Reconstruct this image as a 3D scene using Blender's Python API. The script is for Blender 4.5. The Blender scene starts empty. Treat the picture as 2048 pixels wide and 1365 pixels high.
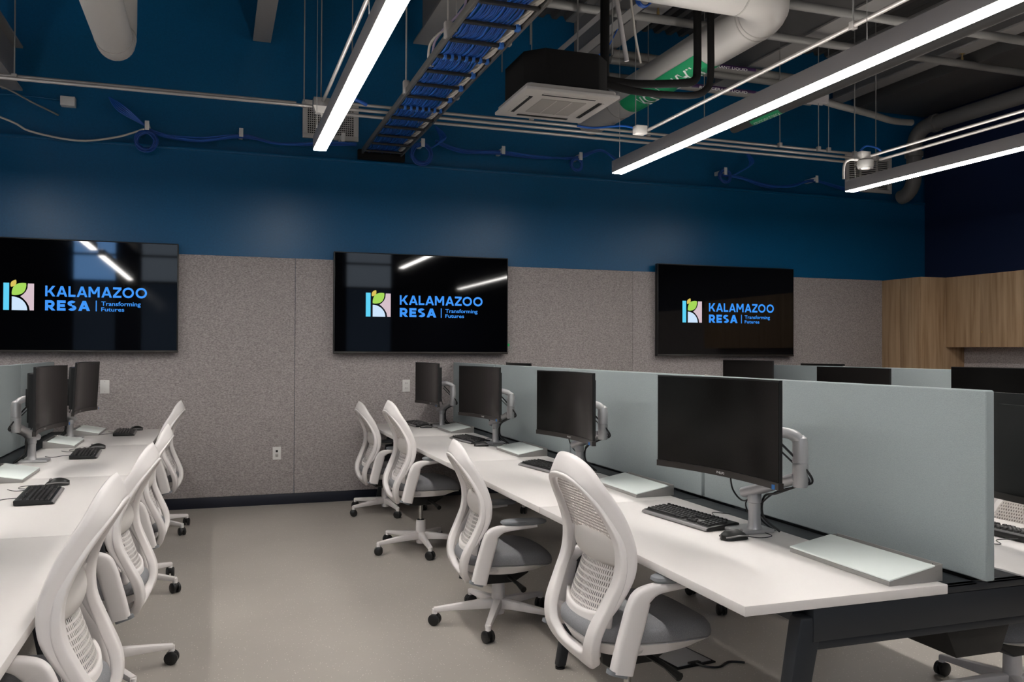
import bpy, bmesh, math, random
from math import sin, cos, pi, radians, sqrt, atan2
from mathutils import Vector, Matrix

random.seed(7)
S = bpy.context.scene
COL = S.collection

# ---------------------------------------------------------------- camera
cam_d = bpy.data.cameras.new('camera')
cam = bpy.data.objects.new('camera', cam_d)
COL.objects.link(cam)
cam_d.sensor_width = 36.0
cam_d.lens = 1720.0 * 36.0 / 2048.0
cam_d.clip_start = 0.05
cam_d.clip_end = 60
HC = 1.43
yw, pt, rl = radians(19.04), radians(.66), radians(.22)
fw = Vector((sin(yw), cos(yw), 0)); rt = Vector((cos(yw), -sin(yw), 0)); up = Vector((0, 0, 1))
f2 = fw * cos(pt) + up * sin(pt); u2 = -fw * sin(pt) + up * cos(pt)
r2 = rt * cos(rl) + u2 * sin(rl); u3 = -rt * sin(rl) + u2 * cos(rl)
M = Matrix((r2, u3, -f2)).transposed().to_4x4()
M.translation = Vector((0, 0, HC))
cam.matrix_world = M
S.camera = cam

# ---------------------------------------------------------------- world and view
w = bpy.data.worlds.new('world'); S.world = w; w.use_nodes = True
w.node_tree.nodes['Background'].inputs[0].default_value = (.20, .25, .35, 1)
w.node_tree.nodes['Background'].inputs[1].default_value = .02
S.view_settings.view_transform = 'Standard'
S.view_settings.look = 'None'
S.view_settings.exposure = 0.0
S.view_settings.gamma = 1.0
S.view_settings.use_curve_mapping = False
LAMP_DOWN = 46.0      # linear fixtures, lens below
LAMP_UP = 20.0        # linear fixtures, slot above

# ---------------------------------------------------------------- materials
MAT = {}
def mat(name, col, rough=.5, metal=0.0, spec=.5, emis=None, estr=0, coat=0):
    m = bpy.data.materials.new(name); m.use_nodes = True
    b = m.node_tree.nodes['Principled BSDF']
    b.inputs['Base Color'].default_value = (*col, 1)
    b.inputs['Roughness'].default_value = rough
    b.inputs['Metallic'].default_value = metal
    b.inputs['Specular IOR Level'].default_value = spec
    b.inputs['Coat Weight'].default_value = coat
    if emis:
        b.inputs['Emission Color'].default_value = (*emis, 1)
        b.inputs['Emission Strength'].default_value = estr
    MAT[name] = m
    return m
def nd(m, t, **k):
    n = m.node_tree.nodes.new(t)
    for a, v in k.items(): setattr(n, a, v)
    return n
def lk(m, a, b): m.node_tree.links.new(a, b)
def bsdf(m): return m.node_tree.nodes['Principled BSDF']
def noisemix(m, c1, c2, scale, lo=.35, hi=.65, stretch=(1, 1, 1), detail=3, bump=0, rough=.6):
    tc = nd(m, 'ShaderNodeTexCoord'); mp = nd(m, 'ShaderNodeMapping'); mp.inputs['Scale'].default_value = stretch
    n = nd(m, 'ShaderNodeTexNoise'); n.inputs['Scale'].default_value = scale; n.inputs['Detail'].default_value = detail
    n.inputs['Roughness'].default_value = rough
    r = nd(m, 'ShaderNodeValToRGB')
    r.color_ramp.elements[0].position = lo; r.color_ramp.elements[0].color = (*c1, 1)
    r.color_ramp.elements[1].position = hi; r.color_ramp.elements[1].color = (*c2, 1)
    lk(m, tc.outputs['Object'], mp.inputs[0]); lk(m, mp.outputs[0], n.inputs['Vector']); lk(m, n.outputs['Fac'], r.inputs[0])
    lk(m, r.outputs[0], bsdf(m).inputs['Base Color'])
    if bump:
        b = nd(m, 'ShaderNodeBump'); b.inputs['Strength'].default_value = bump; b.inputs['Distance'].default_value = .004
        lk(m, n.outputs['Fac'], b.inputs['Height']); lk(m, b.outputs[0], bsdf(m).inputs['Normal'])
    return r

blue = mat('satin_blue_paint', (.004, .030, .066), .34, spec=.32)
noisemix(blue, (.0012, .078, .190), (.0018, .092, .222), 60, .3, .7, bump=.12)
blue_unlit = mat('unlit_blue_paint', (.003, .010, .045), .5)  # the blue wall paint again, with lack of light put into its colour
felt = mat('grey_felt', (.17, .15, .15), .95, spec=.1)
noisemix(felt, (.20, .178, .175), (.50, .448, .441), 62, .30, .72, (1, 1, 1.7), 4, .5, .72)
floor_m = mat('speckled_floor', (.30, .26, .21), .38, spec=.35)
def mk_floor():
    m = floor_m
    tc = nd(m, 'ShaderNodeTexCoord')
    v = nd(m, 'ShaderNodeTexVoronoi'); v.inputs['Scale'].default_value = 75
    lk(m, tc.outputs['Object'], v.inputs['Vector'])
    th = nd(m, 'ShaderNodeMath', operation='LESS_THAN'); th.inputs[1].default_value = .17
    lk(m, v.outputs['Distance'], th.inputs[0])
    sep = nd(m, 'ShaderNodeSeparateColor'); lk(m, v.outputs['Color'], sep.inputs[0])
    g = nd(m, 'ShaderNodeMath', operation='GREATER_THAN'); g.inputs[1].default_value = .62
    lk(m, sep.outputs[0], g.inputs[0])
    mu = nd(m, 'ShaderNodeMath', operation='MULTIPLY'); lk(m, th.outputs[0], mu.inputs[0]); lk(m, g.outputs[0], mu.inputs[1])
    n = nd(m, 'ShaderNodeTexNoise'); n.inputs['Scale'].default_value = 1.3; n.inputs['Detail'].default_value = 5
    lk(m, tc.outputs['Object'], n.inputs['Vector'])
    r = nd(m, 'ShaderNodeValToRGB')
    r.color_ramp.elements[0].position = .3; r.color_ramp.elements[0].color = (.355, .325, .292, 1)
    r.color_ramp.elements[1].position = .7; r.color_ramp.elements[1].color = (.400, .367, .330, 1)
    lk(m, n.outputs['Fac'], r.inputs[0])
    mx = nd(m, 'ShaderNodeMix', data_type='RGBA'); lk(m, mu.outputs[0], mx.inputs['Factor'])
    lk(m, r.outputs[0], mx.inputs['A']); mx.inputs['B'].default_value = (.70, .67, .62, 1)
    lk(m, mx.outputs['Result'], bsdf(m).inputs['Base Color'])
mk_floor()
base_m = mat('vinyl_base', (.004, .006, .016), .4)
deck_m = mat('steel_deck', (.085, .080, .077), .6, .3)
steelp = mat('painted_steel', (.27, .255, .245), .5, .1)
conduit_m = mat('conduit_steel', (.42, .39, .37), .4, .5)
rod_m = mat('threaded_rod', (.30, .29, .28), .45, .6)
house_m = mat('fixture_housing', (.48, .45, .445), .5, .2)
lens_m = mat('fixture_lens', (.9, .9, .9), .4, emis=(1.0, .965, .92), estr=LAMP_DOWN)
uplens_m = mat('fixture_up_lens', (.9, .9, .9), .4, emis=(1.0, .965, .92), estr=LAMP_UP)
tray_m = mat('black_tray', (.022, .021, .021), .45, .3)
trayrail_m = mat('tray_rail', (.15, .14, .13), .4, .5)
bcable = mat('blue_cable', (.014, .095, .40), .4)
bcable2 = mat('dark_blue_cable', (.007, .055, .26), .4)
wcable = mat('white_cable', (.52, .48, .43), .5)
kcable = mat('black_cable', (.008, .008, .009), .45)
velcro = mat('blue_tie', (.02, .12, .42), .7)
acwhite = mat('ac_white_plastic', (.56, .53, .50), .45)
acgrille = mat('ac_grille', (.36, .335, .31), .6)
acdark = mat('black_insulation', (.006, .0055, .0055), .85, spec=.2)
jacket = mat('pipe_jacket', (.47, .445, .42), .4)
greenm = mat('green_label', (.02, .30, .12), .4)
violetm = mat('violet_label', (.055, .02, .09), .4)
whitem = mat('white_print', (.80, .80, .78), .5)
deskm = mat('white_laminate', (.70, .665, .645), .42, spec=.4)
charcoal = mat('charcoal_metal', (.018, .021, .026), .42, .2)
screenf = mat('teal_grey_fabric', (.26, .30, .30), .9, spec=.15)
noisemix(screenf, (.29, .33, .335), (.36, .405, .41), 260, .3, .7, (1, 1, 4), 2, .25)
chw = mat('white_chair_plastic', (.77, .73, .715), .38, spec=.4)
chg = mat('grey_rubber', (.20, .21, .225), .6)
seatf = mat('grey_seat_fabric', (.15, .15, .158), .9, spec=.15)
noisemix(seatf, (.20, .20, .212), (.27, .27, .285), 420, .35, .65, bump=.2)
lumb = mat('lumbar_knit', (.62, .585, .56), .8, spec=.2)
casterm = mat('black_caster', (.008, .008, .008), .35)
chrome = mat('chrome', (.62, .60, .57), .18, 1)
blackp = mat('black_plastic', (.009, .009, .009), .42, spec=.35)
chin = mat('brushed_black', (.028, .024, .022), .35, .3)
scrm = mat('matte_screen', (.0035, .003, .0028), .20, spec=.28)
tvm = mat('tv_glass', (.0012, .0012, .0015), .035, spec=.5)
alu = mat('silver_arm', (.44, .435, .44), .38, .4)
glassw = mat('white_glass', (.84, .90, .87), .22, spec=.35)
boardg = mat('board_frame', (.30, .29, .28), .4, .3)
keym = mat('key_black', (.013, .012, .012), .38)
mouseg = mat('mouse_grey', (.20, .19, .19), .35)
plate = mat('white_plate', (.66, .64, .62), .4)
dark = mat('dark_gap', (.004, .004, .004), .8)
brass = mat('brass', (.55, .40, .18), .35, 1)
sticker = mat('blue_sticker', (.02, .12, .35), .5)
greyp = mat('grey_paint_pipe', (.23, .22, .21), .5, .1)
glim = mat('green_led', (.0, .1, .02), .5, emis=(.05, 1, .3), estr=.25)

def wood():
    m = mat('oak_laminate', (.30, .18, .10), .5, spec=.3)
    tc = nd(m, 'ShaderNodeTexCoord'); mp = nd(m, 'ShaderNodeMapping'); mp.inputs['Scale'].default_value = (14, 14, .7)
    n = nd(m, 'ShaderNodeTexNoise'); n.inputs['Scale'].default_value = 1.6; n.inputs['Detail'].default_value = 7; n.inputs['Distortion'].default_value = .35
    r = nd(m, 'ShaderNodeValToRGB'); e = r.color_ramp.elements
    e[0].position = .3; e[0].color = (.27, .165, .088, 1); e[1].position = .72; e[1].color = (.47, .325, .20, 1)
    x = e.new(.5); x.color = (.385, .255, .150, 1)
    lk(m, tc.outputs['Object'], mp.inputs[0]); lk(m, mp.outputs[0], n.inputs['Vector']); lk(m, n.outputs['Fac'], r.inputs[0])
    lk(m, r.outputs[0], bsdf(m).inputs['Base Color'])
    return m
woodm = wood()

def perforated(name, col, kind):
    """fabric mesh or slotted plastic: solid colour with real see-through holes"""
    m = mat(name, col, .55, spec=.3)
    nt = m.node_tree; out = nt.nodes['Material Output']
    tc = nd(m, 'ShaderNodeTexCoord'); sp = nd(m, 'ShaderNodeSeparateXYZ'); lk(m, tc.outputs['UV'], sp.inputs[0])
    def wave(src, period, duty, off=None):
        d = nd(m, 'ShaderNodeMath', operation='DIVIDE'); lk(m, src, d.inputs[0]); d.inputs[1].default_value = period
        s = d.outputs[0]
        if off is not None:
            a = nd(m, 'ShaderNodeMath', operation='ADD'); lk(m, s, a.inputs[0]); lk(m, off, a.inputs[1]); s = a.outputs[0]
        f = nd(m, 'ShaderNodeMath', operation='FRACT'); lk(m, s, f.inputs[0])
        l = nd(m, 'ShaderNodeMath', operation='LESS_THAN'); lk(m, f.outputs[0], l.inputs[0]); l.inputs[1].default_value = duty
        return l.outputs[0], d.outputs[0]
    if kind == 'mesh':
        py_, pz_, dy, dz = .0115, .0125, .38, .52
    else:
        py_, pz_, dy, dz = .0100, .0185, .36, .66
    row, rq = wave(sp.outputs[1], pz_, dz)
    fl = nd(m, 'ShaderNodeMath', operation='FLOOR'); lk(m, rq, fl.inputs[0])
    hf = nd(m, 'ShaderNodeMath', operation='MULTIPLY'); lk(m, fl.outputs[0], hf.inputs[0]); hf.inputs[1].default_value = .5
    colw, _ = wave(sp.outputs[0], py_, dy, hf.outputs[0])
    a = nd(m, 'ShaderNodeMath', operation='MULTIPLY'); lk(m, row, a.inputs[0]); lk(m, colw, a.inputs[1])
    tr = nd(m, 'ShaderNodeBsdfTransparent'); mx = nd(m, 'ShaderNodeMixShader')
    lk(m, a.outputs[0], mx.inputs[0]); lk(m, bsdf(m).outputs[0], mx.inputs[1]); lk(m, tr.outputs[0], mx.inputs[2])
    lk(m, mx.outputs[0], out.inputs['Surface'])
    return m
meshm = perforated('back_mesh_knit', (.50, .46, .43), 'mesh')
slotm = perforated('slotted_plastic', (.66, .62, .60), 'slot')

# ---------------------------------------------------------------- geometry helpers
class MB:
    def __init__(s): s.v = []; s.f = []; s.uv = None
    def box(s, x0, x1, y0, y1, z0, z1, rot=None, org=None):
        b = len(s.v)
        pts = [(x0, y0, z0), (x1, y0, z0), (x1, y1, z0), (x0, y1, z0), (x0, y0, z1), (x1, y0, z1), (x1, y1, z1), (x0, y1, z1)]
        if rot is not None:
            o = Vector(org or (0, 0, 0)); pts = [tuple(rot @ (Vector(p) - o) + o) for p in pts]
        s.v += pts
        s.f += [tuple(b + i for i in q) for q in ((0, 3, 2, 1), (4, 5, 6, 7), (0, 1, 5, 4), (1, 2, 6, 5), (2, 3, 7, 6), (3, 0, 4, 7))]
        return s
    def prism(s, poly, a0, a1, axis='y'):
        """poly: 2D points in the two other axes (x,z) for y, (x,y) for z, (y,z) for x"""
        b = len(s.v); n = len(poly)
        for a in (a0, a1):
            for p, q in poly:
                s.v.append({'y': (p, a, q), 'z': (p, q, a), 'x': (a, p, q)}[axis])
        s.f.append(tuple(b + i for i in range(n))[::-1]); s.f.append(tuple(b + n + i for i in range(n)))
        for i in range(n):
            j = (i + 1) % n; s.f.append((b + i, b + j, b + n + j, b + n + i))
        return s
    def tube(s, pts, r, n=10, closed=False, caps=True):
        pts = [Vector(p) for p in pts]; N = len(pts); rr = r if isinstance(r, (list, tuple)) else [r] * N
        ref = None; b = len(s.v)
        for i in range(N):
            if closed: t = pts[(i + 1) % N] - pts[i - 1]
            else: t = pts[min(i + 1, N - 1)] - pts[max(i - 1, 0)]
            t.normalize()
            if ref is None:
                ref = Vector((0, 0, 1)) if abs(t.z) < .9 else Vector((1, 0, 0))
            u = ref - t * ref.dot(t)
            if u.length < 1e-5: u = t.orthogonal()
            u.normalize(); ref = u; v = t.cross(u)
            for k in range(n):
                a = 2 * pi * k / n; s.v.append(tuple(pts[i] + (u * cos(a) + v * sin(a)) * rr[i]))
        for i in range(N if closed else N - 1):
            for k in range(n):
                i2 = (i + 1) % N; k2 = (k + 1) % n
                s.f.append((b + i * n + k, b + i * n + k2, b + i2 * n + k2, b + i2 * n + k))
        if caps and not closed:
            s.f.append(tuple(b + k for k in range(n))[::-1]); s.f.append(tuple(b + (N - 1) * n + k for k in range(n)))
        return s
    def cyl(s, p0, p1, r, n=16, r1=None):
        return s.tube([p0, p1], [r, r if r1 is None else r1], n)
    def lathe(s, prof, c=(0, 0, 0), n=24):
        b = len(s.v); m = len(prof)
        for r, z in prof:
            for k in range(n):
                a = 2 * pi * k / n; s.v.append((c[0] + r * cos(a), c[1] + r * sin(a), c[2] + z))
        for i in range(m - 1):
            for k in range(n):
                k2 = (k + 1) % n; s.f.append((b + i * n + k, b + i * n + k2, b + (i + 1) * n + k2, b + (i + 1) * n + k))
        s.f.append(tuple(b + k for k in range(n))[::-1]); s.f.append(tuple(b + (m - 1) * n + k for k in range(n)))
        return s
    def rings(s, rings, closed=False, caps=True):
        b = len(s.v); n = len(rings[0]); N = len(rings)
        for r in rings: s.v += [tuple(p) for p in r]
        for i in range(N if closed else N - 1):
            i2 = (i + 1) % N
            for k in range(n):
                k2 = (k + 1) % n; s.f.append((b + i * n + k, b + i * n + k2, b + i2 * n + k2, b + i2 * n + k))
        if caps and not closed:
            s.f.append(tuple(b + k for k in range(n))[::-1]); s.f.append(tuple(b + (N - 1) * n + k for k in range(n)))
        return s
    def grid(s, rows, uvs=None):
        b = len(s.v); n = len(rows[0])
        for r in rows: s.v += [tuple(p) for p in r]
        if uvs: s.uv = [u for r in uvs for u in r]
        for i in range(len(rows) - 1):
            for k in range(n - 1):
                s.f.append((b + i * n + k, b + i * n + k + 1, b + (i + 1) * n + k + 1, b + (i + 1) * n + k))
        return s
    def build(s, name, m, parent=None, bevel=0, smooth=True, solid=0, sub=0, seg=2, offset=0, ang=35):
        me = bpy.data.meshes.new(name); me.from_pydata(s.v, [], s.f)
        bm = bmesh.new(); bm.from_mesh(me)
        if s.uv:
            l = bm.loops.layers.uv.new('UVMap'); bm.verts.ensure_lookup_table()
            for f in bm.faces:
                for lp in f.loops: lp[l].uv = s.uv[lp.vert.index]
        else:
            bmesh.ops.recalc_face_normals(bm, faces=bm.faces)
        if bevel:
            ed = [e for e in bm.edges if len(e.link_faces) == 2 and e.calc_face_angle(0) > radians(30)]
            bmesh.ops.bevel(bm, geom=ed, offset=bevel, segments=seg, affect='EDGES', profile=.5, clamp_overlap=True)
        if smooth:
            for f in bm.faces: f.smooth = True
            for e in bm.edges:
                if len(e.link_faces) == 2 and e.calc_face_angle(0) > radians(ang): e.smooth = False
        bm.to_mesh(me); bm.free()
        me.materials.append(m)
        o = bpy.data.objects.new(name, me); COL.objects.link(o)
        if parent: o.parent = parent
        if solid:
            md = o.modifiers.new('thickness', 'SOLIDIFY'); md.thickness = solid; md.offset = offset
        if sub:
            md = o.modifiers.new('smooth', 'SUBSURF'); md.levels = sub; md.render_levels = sub
        return o

def catmull(P, n=8, closed=False):
    P = [Vector(p) for p in P]; N = len(P); out = []
    for i in range(N if closed else N - 1):
        if closed: a, b, c, d = P[i - 1], P[i], P[(i + 1) % N], P[(i + 2) % N]
        else: a, b, c, d = P[max(i - 1, 0)], P[i], P[i + 1], P[min(i + 2, N - 1)]
        for k in range(n):
            t = k / n
            out.append(.5 * ((2 * b) + (c - a) * t + (2 * a - 5 * b + 4 * c - d) * t * t + (3 * b - a - 3 * c + d) * t ** 3))
    if not closed: out.append(P[-1])
    return out
def interp(tab, x):
    if x <= tab[0][0]: return tab[0][1]
    for (a, p), (b, q) in zip(tab, tab[1:]):
        if x <= b:
            t = (x - a) / (b - a); t = t * t * (3 - 2 * t) if False else t
            return p + (q - p) * t
    return tab[-1][1]
def rrect(w, d, n=3, k=.42):
    """rounded rectangle section, w along a, d along b"""
    r = min(w, d) * k; pts = []
    for cx, cy, a0 in ((w / 2 - r, d / 2 - r, 0), (-w / 2 + r, d / 2 - r, 90), (-w / 2 + r, -d / 2 + r, 180), (w / 2 - r, -d / 2 + r, 270)):
        for i in range(n + 1):
            a = radians(a0 + 90 * i / n); pts.append((cx + r * cos(a), cy + r * sin(a)))
    return pts
def sweep(mb, pts, dims, ref, closed=False, k=.42):
    """rounded-rectangle section swept along pts; ref(i) gives the depth direction"""
    N = len(pts); R = []
    for i in range(N):
        if closed: t = pts[(i + 1) % N] - pts[i - 1]
        else: t = pts[min(i + 1, N - 1)] - pts[max(i - 1, 0)]
        t.normalize(); d = Vector(ref(i)); d = (d - t * d.dot(t)).normalized(); a = t.cross(d)
        w_, d_ = dims(i)
        R.append([pts[i] + a * p + d * q for p, q in rrect(w_, d_, k=k)])
    mb.rings(R, closed)
    return mb

def tag(o, label, cat, group=None, kind=None):
    if label: o['label'] = label
    if cat: o['category'] = cat
    if group: o['group'] = group
    if kind: o['kind'] = kind
    return o
def thing(name, label, cat, loc=(0, 0, 0), rz=0, group=None):
    o = bpy.data.objects.new(name, None); COL.objects.link(o)
    o.empty_display_size = .1
    o.location = loc; o.rotation_euler = (0, 0, rz)
    return tag(o, label, cat, group)
KIDS = {}
def dup(root, name=None):
    def kids(o): return [c for c in bpy.data.objects if c.parent == o]
    def cp(o, par):
        c = o.copy(); COL.objects.link(c); c.parent = par
        for k in kids(o): cp(k, c)
        return c
    return cp(root, None)
def struct(name, mb, m, **k):
    o = mb.build(name, m, **k); o['kind'] = 'structure'; return o
def text_mesh(s, name, m, parent, rect, place, bold=.0, depth=0):
    """text stretched to rect (u0,u1,v0,v1); place maps (u,v) to 3D"""
    cu = bpy.data.curves.new('text_curve', 'FONT'); cu.body = s; cu.size = 1; cu.offset = bold; cu.resolution_u = 3
    to = bpy.data.objects.new('text_tmp', cu); COL.objects.link(to)
    dg = bpy.context.evaluated_depsgraph_get()
    me = bpy.data.meshes.new_from_object(to.evaluated_get(dg))
    bpy.data.objects.remove(to); 
    xs = [v.co.x for v in me.vertices]; ys = [v.co.y for v in me.vertices]
    x0, x1, y0, y1 = min(xs), max(xs), min(ys), max(ys)
    u0, u1, v0, v1 = rect
    for v in me.vertices:
        v.co = Vector(place(u0 + (u1 - u0) * (v.co.x - x0) / (x1 - x0), v0 + (v1 - v0) * (v.co.y - y0) / (y1 - y0)))
    me.materials.clear(); me.materials.append(m); me.name = name
    o = bpy.data.objects.new(name, me); COL.objects.link(o)
    if parent: o.parent = parent
    return o

def block_letters(text, name, m, parent, rect, place, st=.20):
    """bold geometric capitals cut from straight and round strokes; cap height 1, stroke width st"""
    mb = MB(); h = st / 2
    def poly(pts): b = len(mb.v); mb.v.extend(pts); mb.f.append(tuple(range(b, b + len(pts))))
    def bar(x0, x1, y0, y1): poly([(x0, y0), (x1, y0), (x1, y1), (x0, y1)])
    def slant(xb, xt, y0, y1, w_): poly([(xb - w_ / 2, y0), (xb + w_ / 2, y0), (xt + w_ / 2, y1), (xt - w_ / 2, y1)])
    def arc(cx, cy, rx, ry, a0, a1, w_, n=20):
        for k in range(n):
            a, b_ = radians(a0 + (a1 - a0) * k / n), radians(a0 + (a1 - a0) * (k + 1) / n)
            poly([(cx + (rx + w_ / 2) * cos(a), cy + (ry + w_ / 2) * sin(a)), (cx + (rx - w_ / 2) * cos(a), cy + (ry - w_ / 2) * sin(a)),
                  (cx + (rx - w_ / 2) * cos(b_), cy + (ry - w_ / 2) * sin(b_)), (cx + (rx + w_ / 2) * cos(b_), cy + (ry + w_ / 2) * sin(b_))])
    x = 0.0; d = st * 1.12
    for c in text:
        if c == 'K':
            bar(x, x + st, 0, 1); slant(x + .28, x + .78, .36, 1, d * 1.2); slant(x + .80, x + .40, 0, .56, d * 1.15); w_ = .92
        elif c == 'A':
            slant(x + d * .5, x + .50, 0, 1, d); slant(x + 1.0 - d * .5, x + .50, 0, 1, d); bar(x + .22, x + .78, .20, .20 + st * .85); w_ = 1.0
        elif c == 'L': bar(x, x + st, 0, 1); bar(x + st, x + .66, 0, st); w_ = .66
        elif c == 'M':
            bar(x, x + st, 0, 1); bar(x + 1.05 - st, x + 1.05, 0, 1); slant(x + .525, x + d * .5, .30, 1, d); slant(x + .525, x + 1.05 - d * .5, .30, 1, d); w_ = 1.05
        elif c == 'Z': bar(x, x + .80, 1 - st, 1); bar(x, x + .80, 0, st); slant(x + d * .6, x + .80 - d * .6, st, 1 - st, d * 1.2); w_ = .80
        elif c == 'O': arc(x + .55, .5, .55 - h, .5 - h + .01, 0, 360, st, 40); w_ = 1.10
        elif c == 'R':
            bar(x, x + st, 0, 1); bar(x + st, x + .42, 1 - st, 1); bar(x + st, x + .42, .28, .28 + st); arc(x + .42, .64, .36 - h, .36 - h, -90, 90, st); slant(x + .70, x + .42, 0, .34, d * 1.1); w_ = .82
        elif c == 'E': bar(x, x + st, 0, 1); bar(x + st, x + .72, 0, st); bar(x + st, x + .66, .5 - h, .5 + h); bar(x + st, x + .72, 1 - st, 1); w_ = .72
        elif c == 'S':
            q = .28
            arc(x + .37, 1 - q + .0, .37 - h, q - h, 35, 270, st); arc(x + .37, q, .37 - h, q - h, -145, 90, st); w_ = .74
        x += w_ + (.10 if c in 'KLAZ' else .16)
    xs = [v[0] for v in mb.v]; x0, x1 = min(xs), max(xs); u0, u1, v0, v1 = rect
    mb.v = [place(u0 + (u1 - u0) * (p - x0) / (x1 - x0), v0 + (v1 - v0) * q) for p, q in mb.v]
    return mb.build(name, m, parent, smooth=False)

# ---------------------------------------------------------------- room shell
YW = 8.25      # far wall
XR = 8.16      # right wall
XL = -6.0; YB = -5.0; ZD = 4.9
struct('floor', MB().box(XL - .2, XR + .2, YB - .2, YW + .3, -.1, 0), floor_m, smooth=False)
struct('wall_back', MB().box(XL - .2, XR + .2, YW, YW + .3, 0, 3.25), blue, smooth=False)
struct('wall_upper', MB().box(XL - .2, XR + .2, YW + .07, YW + .3, 3.25, 5.3), blue, smooth=False)
struct('trim_1', MB().box(XL, XR, YW - .012, YW + .07, 3.225, 3.252), blue, bevel=.003)
struct('wall_right', MB().box(XR, XR + .2, YB, YW, 0, 5.3), blue_unlit, smooth=False)
struct('wall_left', MB().box(XL - .2, XL, YB, YW, 0, 5.3), blue, smooth=False)
struct('baseboard_back', MB().box(XL, 7.5, YW - .012, YW, 0, .10), base_m, bevel=.003)
# felt lining of the far wall, in three sheets with seams
fz = .10
for x0, x1 in ((XL, .70), (.703, 4.197), (4.2, 7.497)):
    o = struct('wall_panel', MB().box(x0, x1, YW - .02, YW, fz, 2.285), felt, bevel=.003)
    o.name = 'trim_2'
struct('wall_panel_right', MB().box(XR - .02, XR, 0, 7.65, .9, 2.2), felt).name = 'trim_3'
# wall behind the camera, glazed with windows
def rear_wall():
    holes = [(-3.05, -2.1), (-1.65, -.70), (.4, 1.6), (3.0, 4.2)]
    mb = MB(); x = XL
    for a, b in holes:
        mb.box(x, a, YB - .2, YB, 0, 5.3); mb.box(a, b, YB - .2, YB, 0, .9); mb.box(a, b, YB - .2, YB, 4.1, 5.3); x = b
    mb.box(x, XR, YB - .2, YB, 0, 5.3)
    struct('wall_front', mb, blue_unlit, smooth=False)
    glow = mat('evening_window_glass', (.1, .14, .2), .1, emis=(.32, .48, .78), estr=.25)
    day = mat('daylit_blind_glass', (.3, .36, .42), .3, emis=(.22, .50, 1.0), estr=6.5)
    dim = mat('frosted_glass', (.3, .33, .36), .3, emis=(.55, .66, .80), estr=1.6)
    for i, (a, b) in enumerate(holes):
        fr = MB()
        for q in ((a, a + .05, .9, 4.1), (b - .05, b, .9, 4.1), (a, b, .9, .95), (a, b, 4.05, 4.1), (a, b, 2.95, 3.0), (a, b, 3.55, 3.60)):
            fr.box(q[0], q[1], YB - .15, YB - .05, q[2], q[3])
        o = struct('window_%d' % (i + 1), fr, charcoal)
        MB().box(a + .05, b - .05, YB - .12, YB - .10, .95, 2.95).build('pane', glow, o, smooth=False)
        for z0, z1 in ((3.0, 3.55), (3.60, 4.05)): MB().box(a + .05, b - .05, YB - .12, YB - .10, z0, z1).build('pane', day if i == 0 else dim, o, smooth=False)
rear_wall()
# corrugated steel deck
def deck():
    prof = []; x = XL; 
    while x < XR:
        prof += [(x, ZD), (x + .05, ZD), (x + .075, ZD + .045), (x + .125, ZD + .045)]; x += .15
    rows = [[(p[0], y, p[1]) for p in prof] for y in (YB, YW + .07)]
    struct('ceiling', MB().grid(rows), deck_m, smooth=False, solid=.02, offset=1)
deck()

# ---------------------------------------------------------------- roof joists
def beam(x0, x1, z, y0=YB + .1, y1=YW + .05, label='', zt=ZD):
    mb = MB().box(x0, x1, y0, y1, z, z + .018).box((x0 + x1) / 2 - .008, (x0 + x1) / 2 + .008, y0, y1, z + .018, zt - .018).box(x0, x1, y0, y1, zt - .018, zt)
    t = tag(mb.build('roof_beam', steelp, smooth=False), label, 'beam', 'roof beams')
    return t
beam(.31, .47, 4.30, label='painted steel roof beam ending at the blue wall, left of the first linear light')
beam(1.80, 2.00, 4.42, y1=8.2, label='painted steel roof beam ending above the ladder cable tray')
beam(3.45, 3.65, 4.36, label='painted steel roof beam above the white-jacketed drain pipe')
beam(5.15, 5.35, 4.36, label='painted steel roof beam above the middle linear light')
beam(6.75, 6.95, 4.36, label='painted steel roof beam nearest the right wall')
beam(-1.715, -1.56, 3.62, y1=YW - .02, zt=4.0, label='deep grey steel girder in the upper left corner')

# ---------------------------------------------------------------- linear light fixtures
def fixture(xc, label, y0, y1, group='suspended linear lights'):
    t = thing('linear_light', label, 'light', (xc, y1, 2.95), 0, group)
    L = y1 - y0
    MB().box(-.05, .05, -L, 0, .004, .105).build('housing', house_m, t, bevel=.002)
    MB().box(-.046, .046, -L + .004, -.004, -.002, .004).build('lens', lens_m, t, bevel=.001)
    MB().box(-.03, .03, -L + .02, -.02, .1045, .109).build('upper_lens', uplens_m, t, smooth=False)
    n = max(2, int(L / 1.6))
    for i in range(n):
        y = -.12 - (L - .24) * i / (n - 1)
        MB().cyl((-.035, y, .105), (-.035, y, ZD - 2.956), .0022, 6).build('suspension_cable', rod_m, t)
    return t
fixture(.74, 'first long lit linear light, hanging left of the cable tray', 1.8, 6.65)
fixture(3.24, 'longest lit linear light, crossing the upper right of the picture', .6, 6.65)
fixture(5.67, 'shorter looking lit linear light at far right below two conduits', 1.8, 6.65)
fixture(-1.76, 'lit linear light above the left desks, outside the frame', 1.8, 6.65)
fixture(-4.2, 'lit linear light nearest the left wall, outside the frame', 1.8, 6.65)
for x, q in ((.74, 'first'), (5.67, 'third'), (-1.76, 'leftmost')): fixture(x, 'lit linear light behind the camera, in line with the %s row' % q, -4.2, .9)

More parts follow.
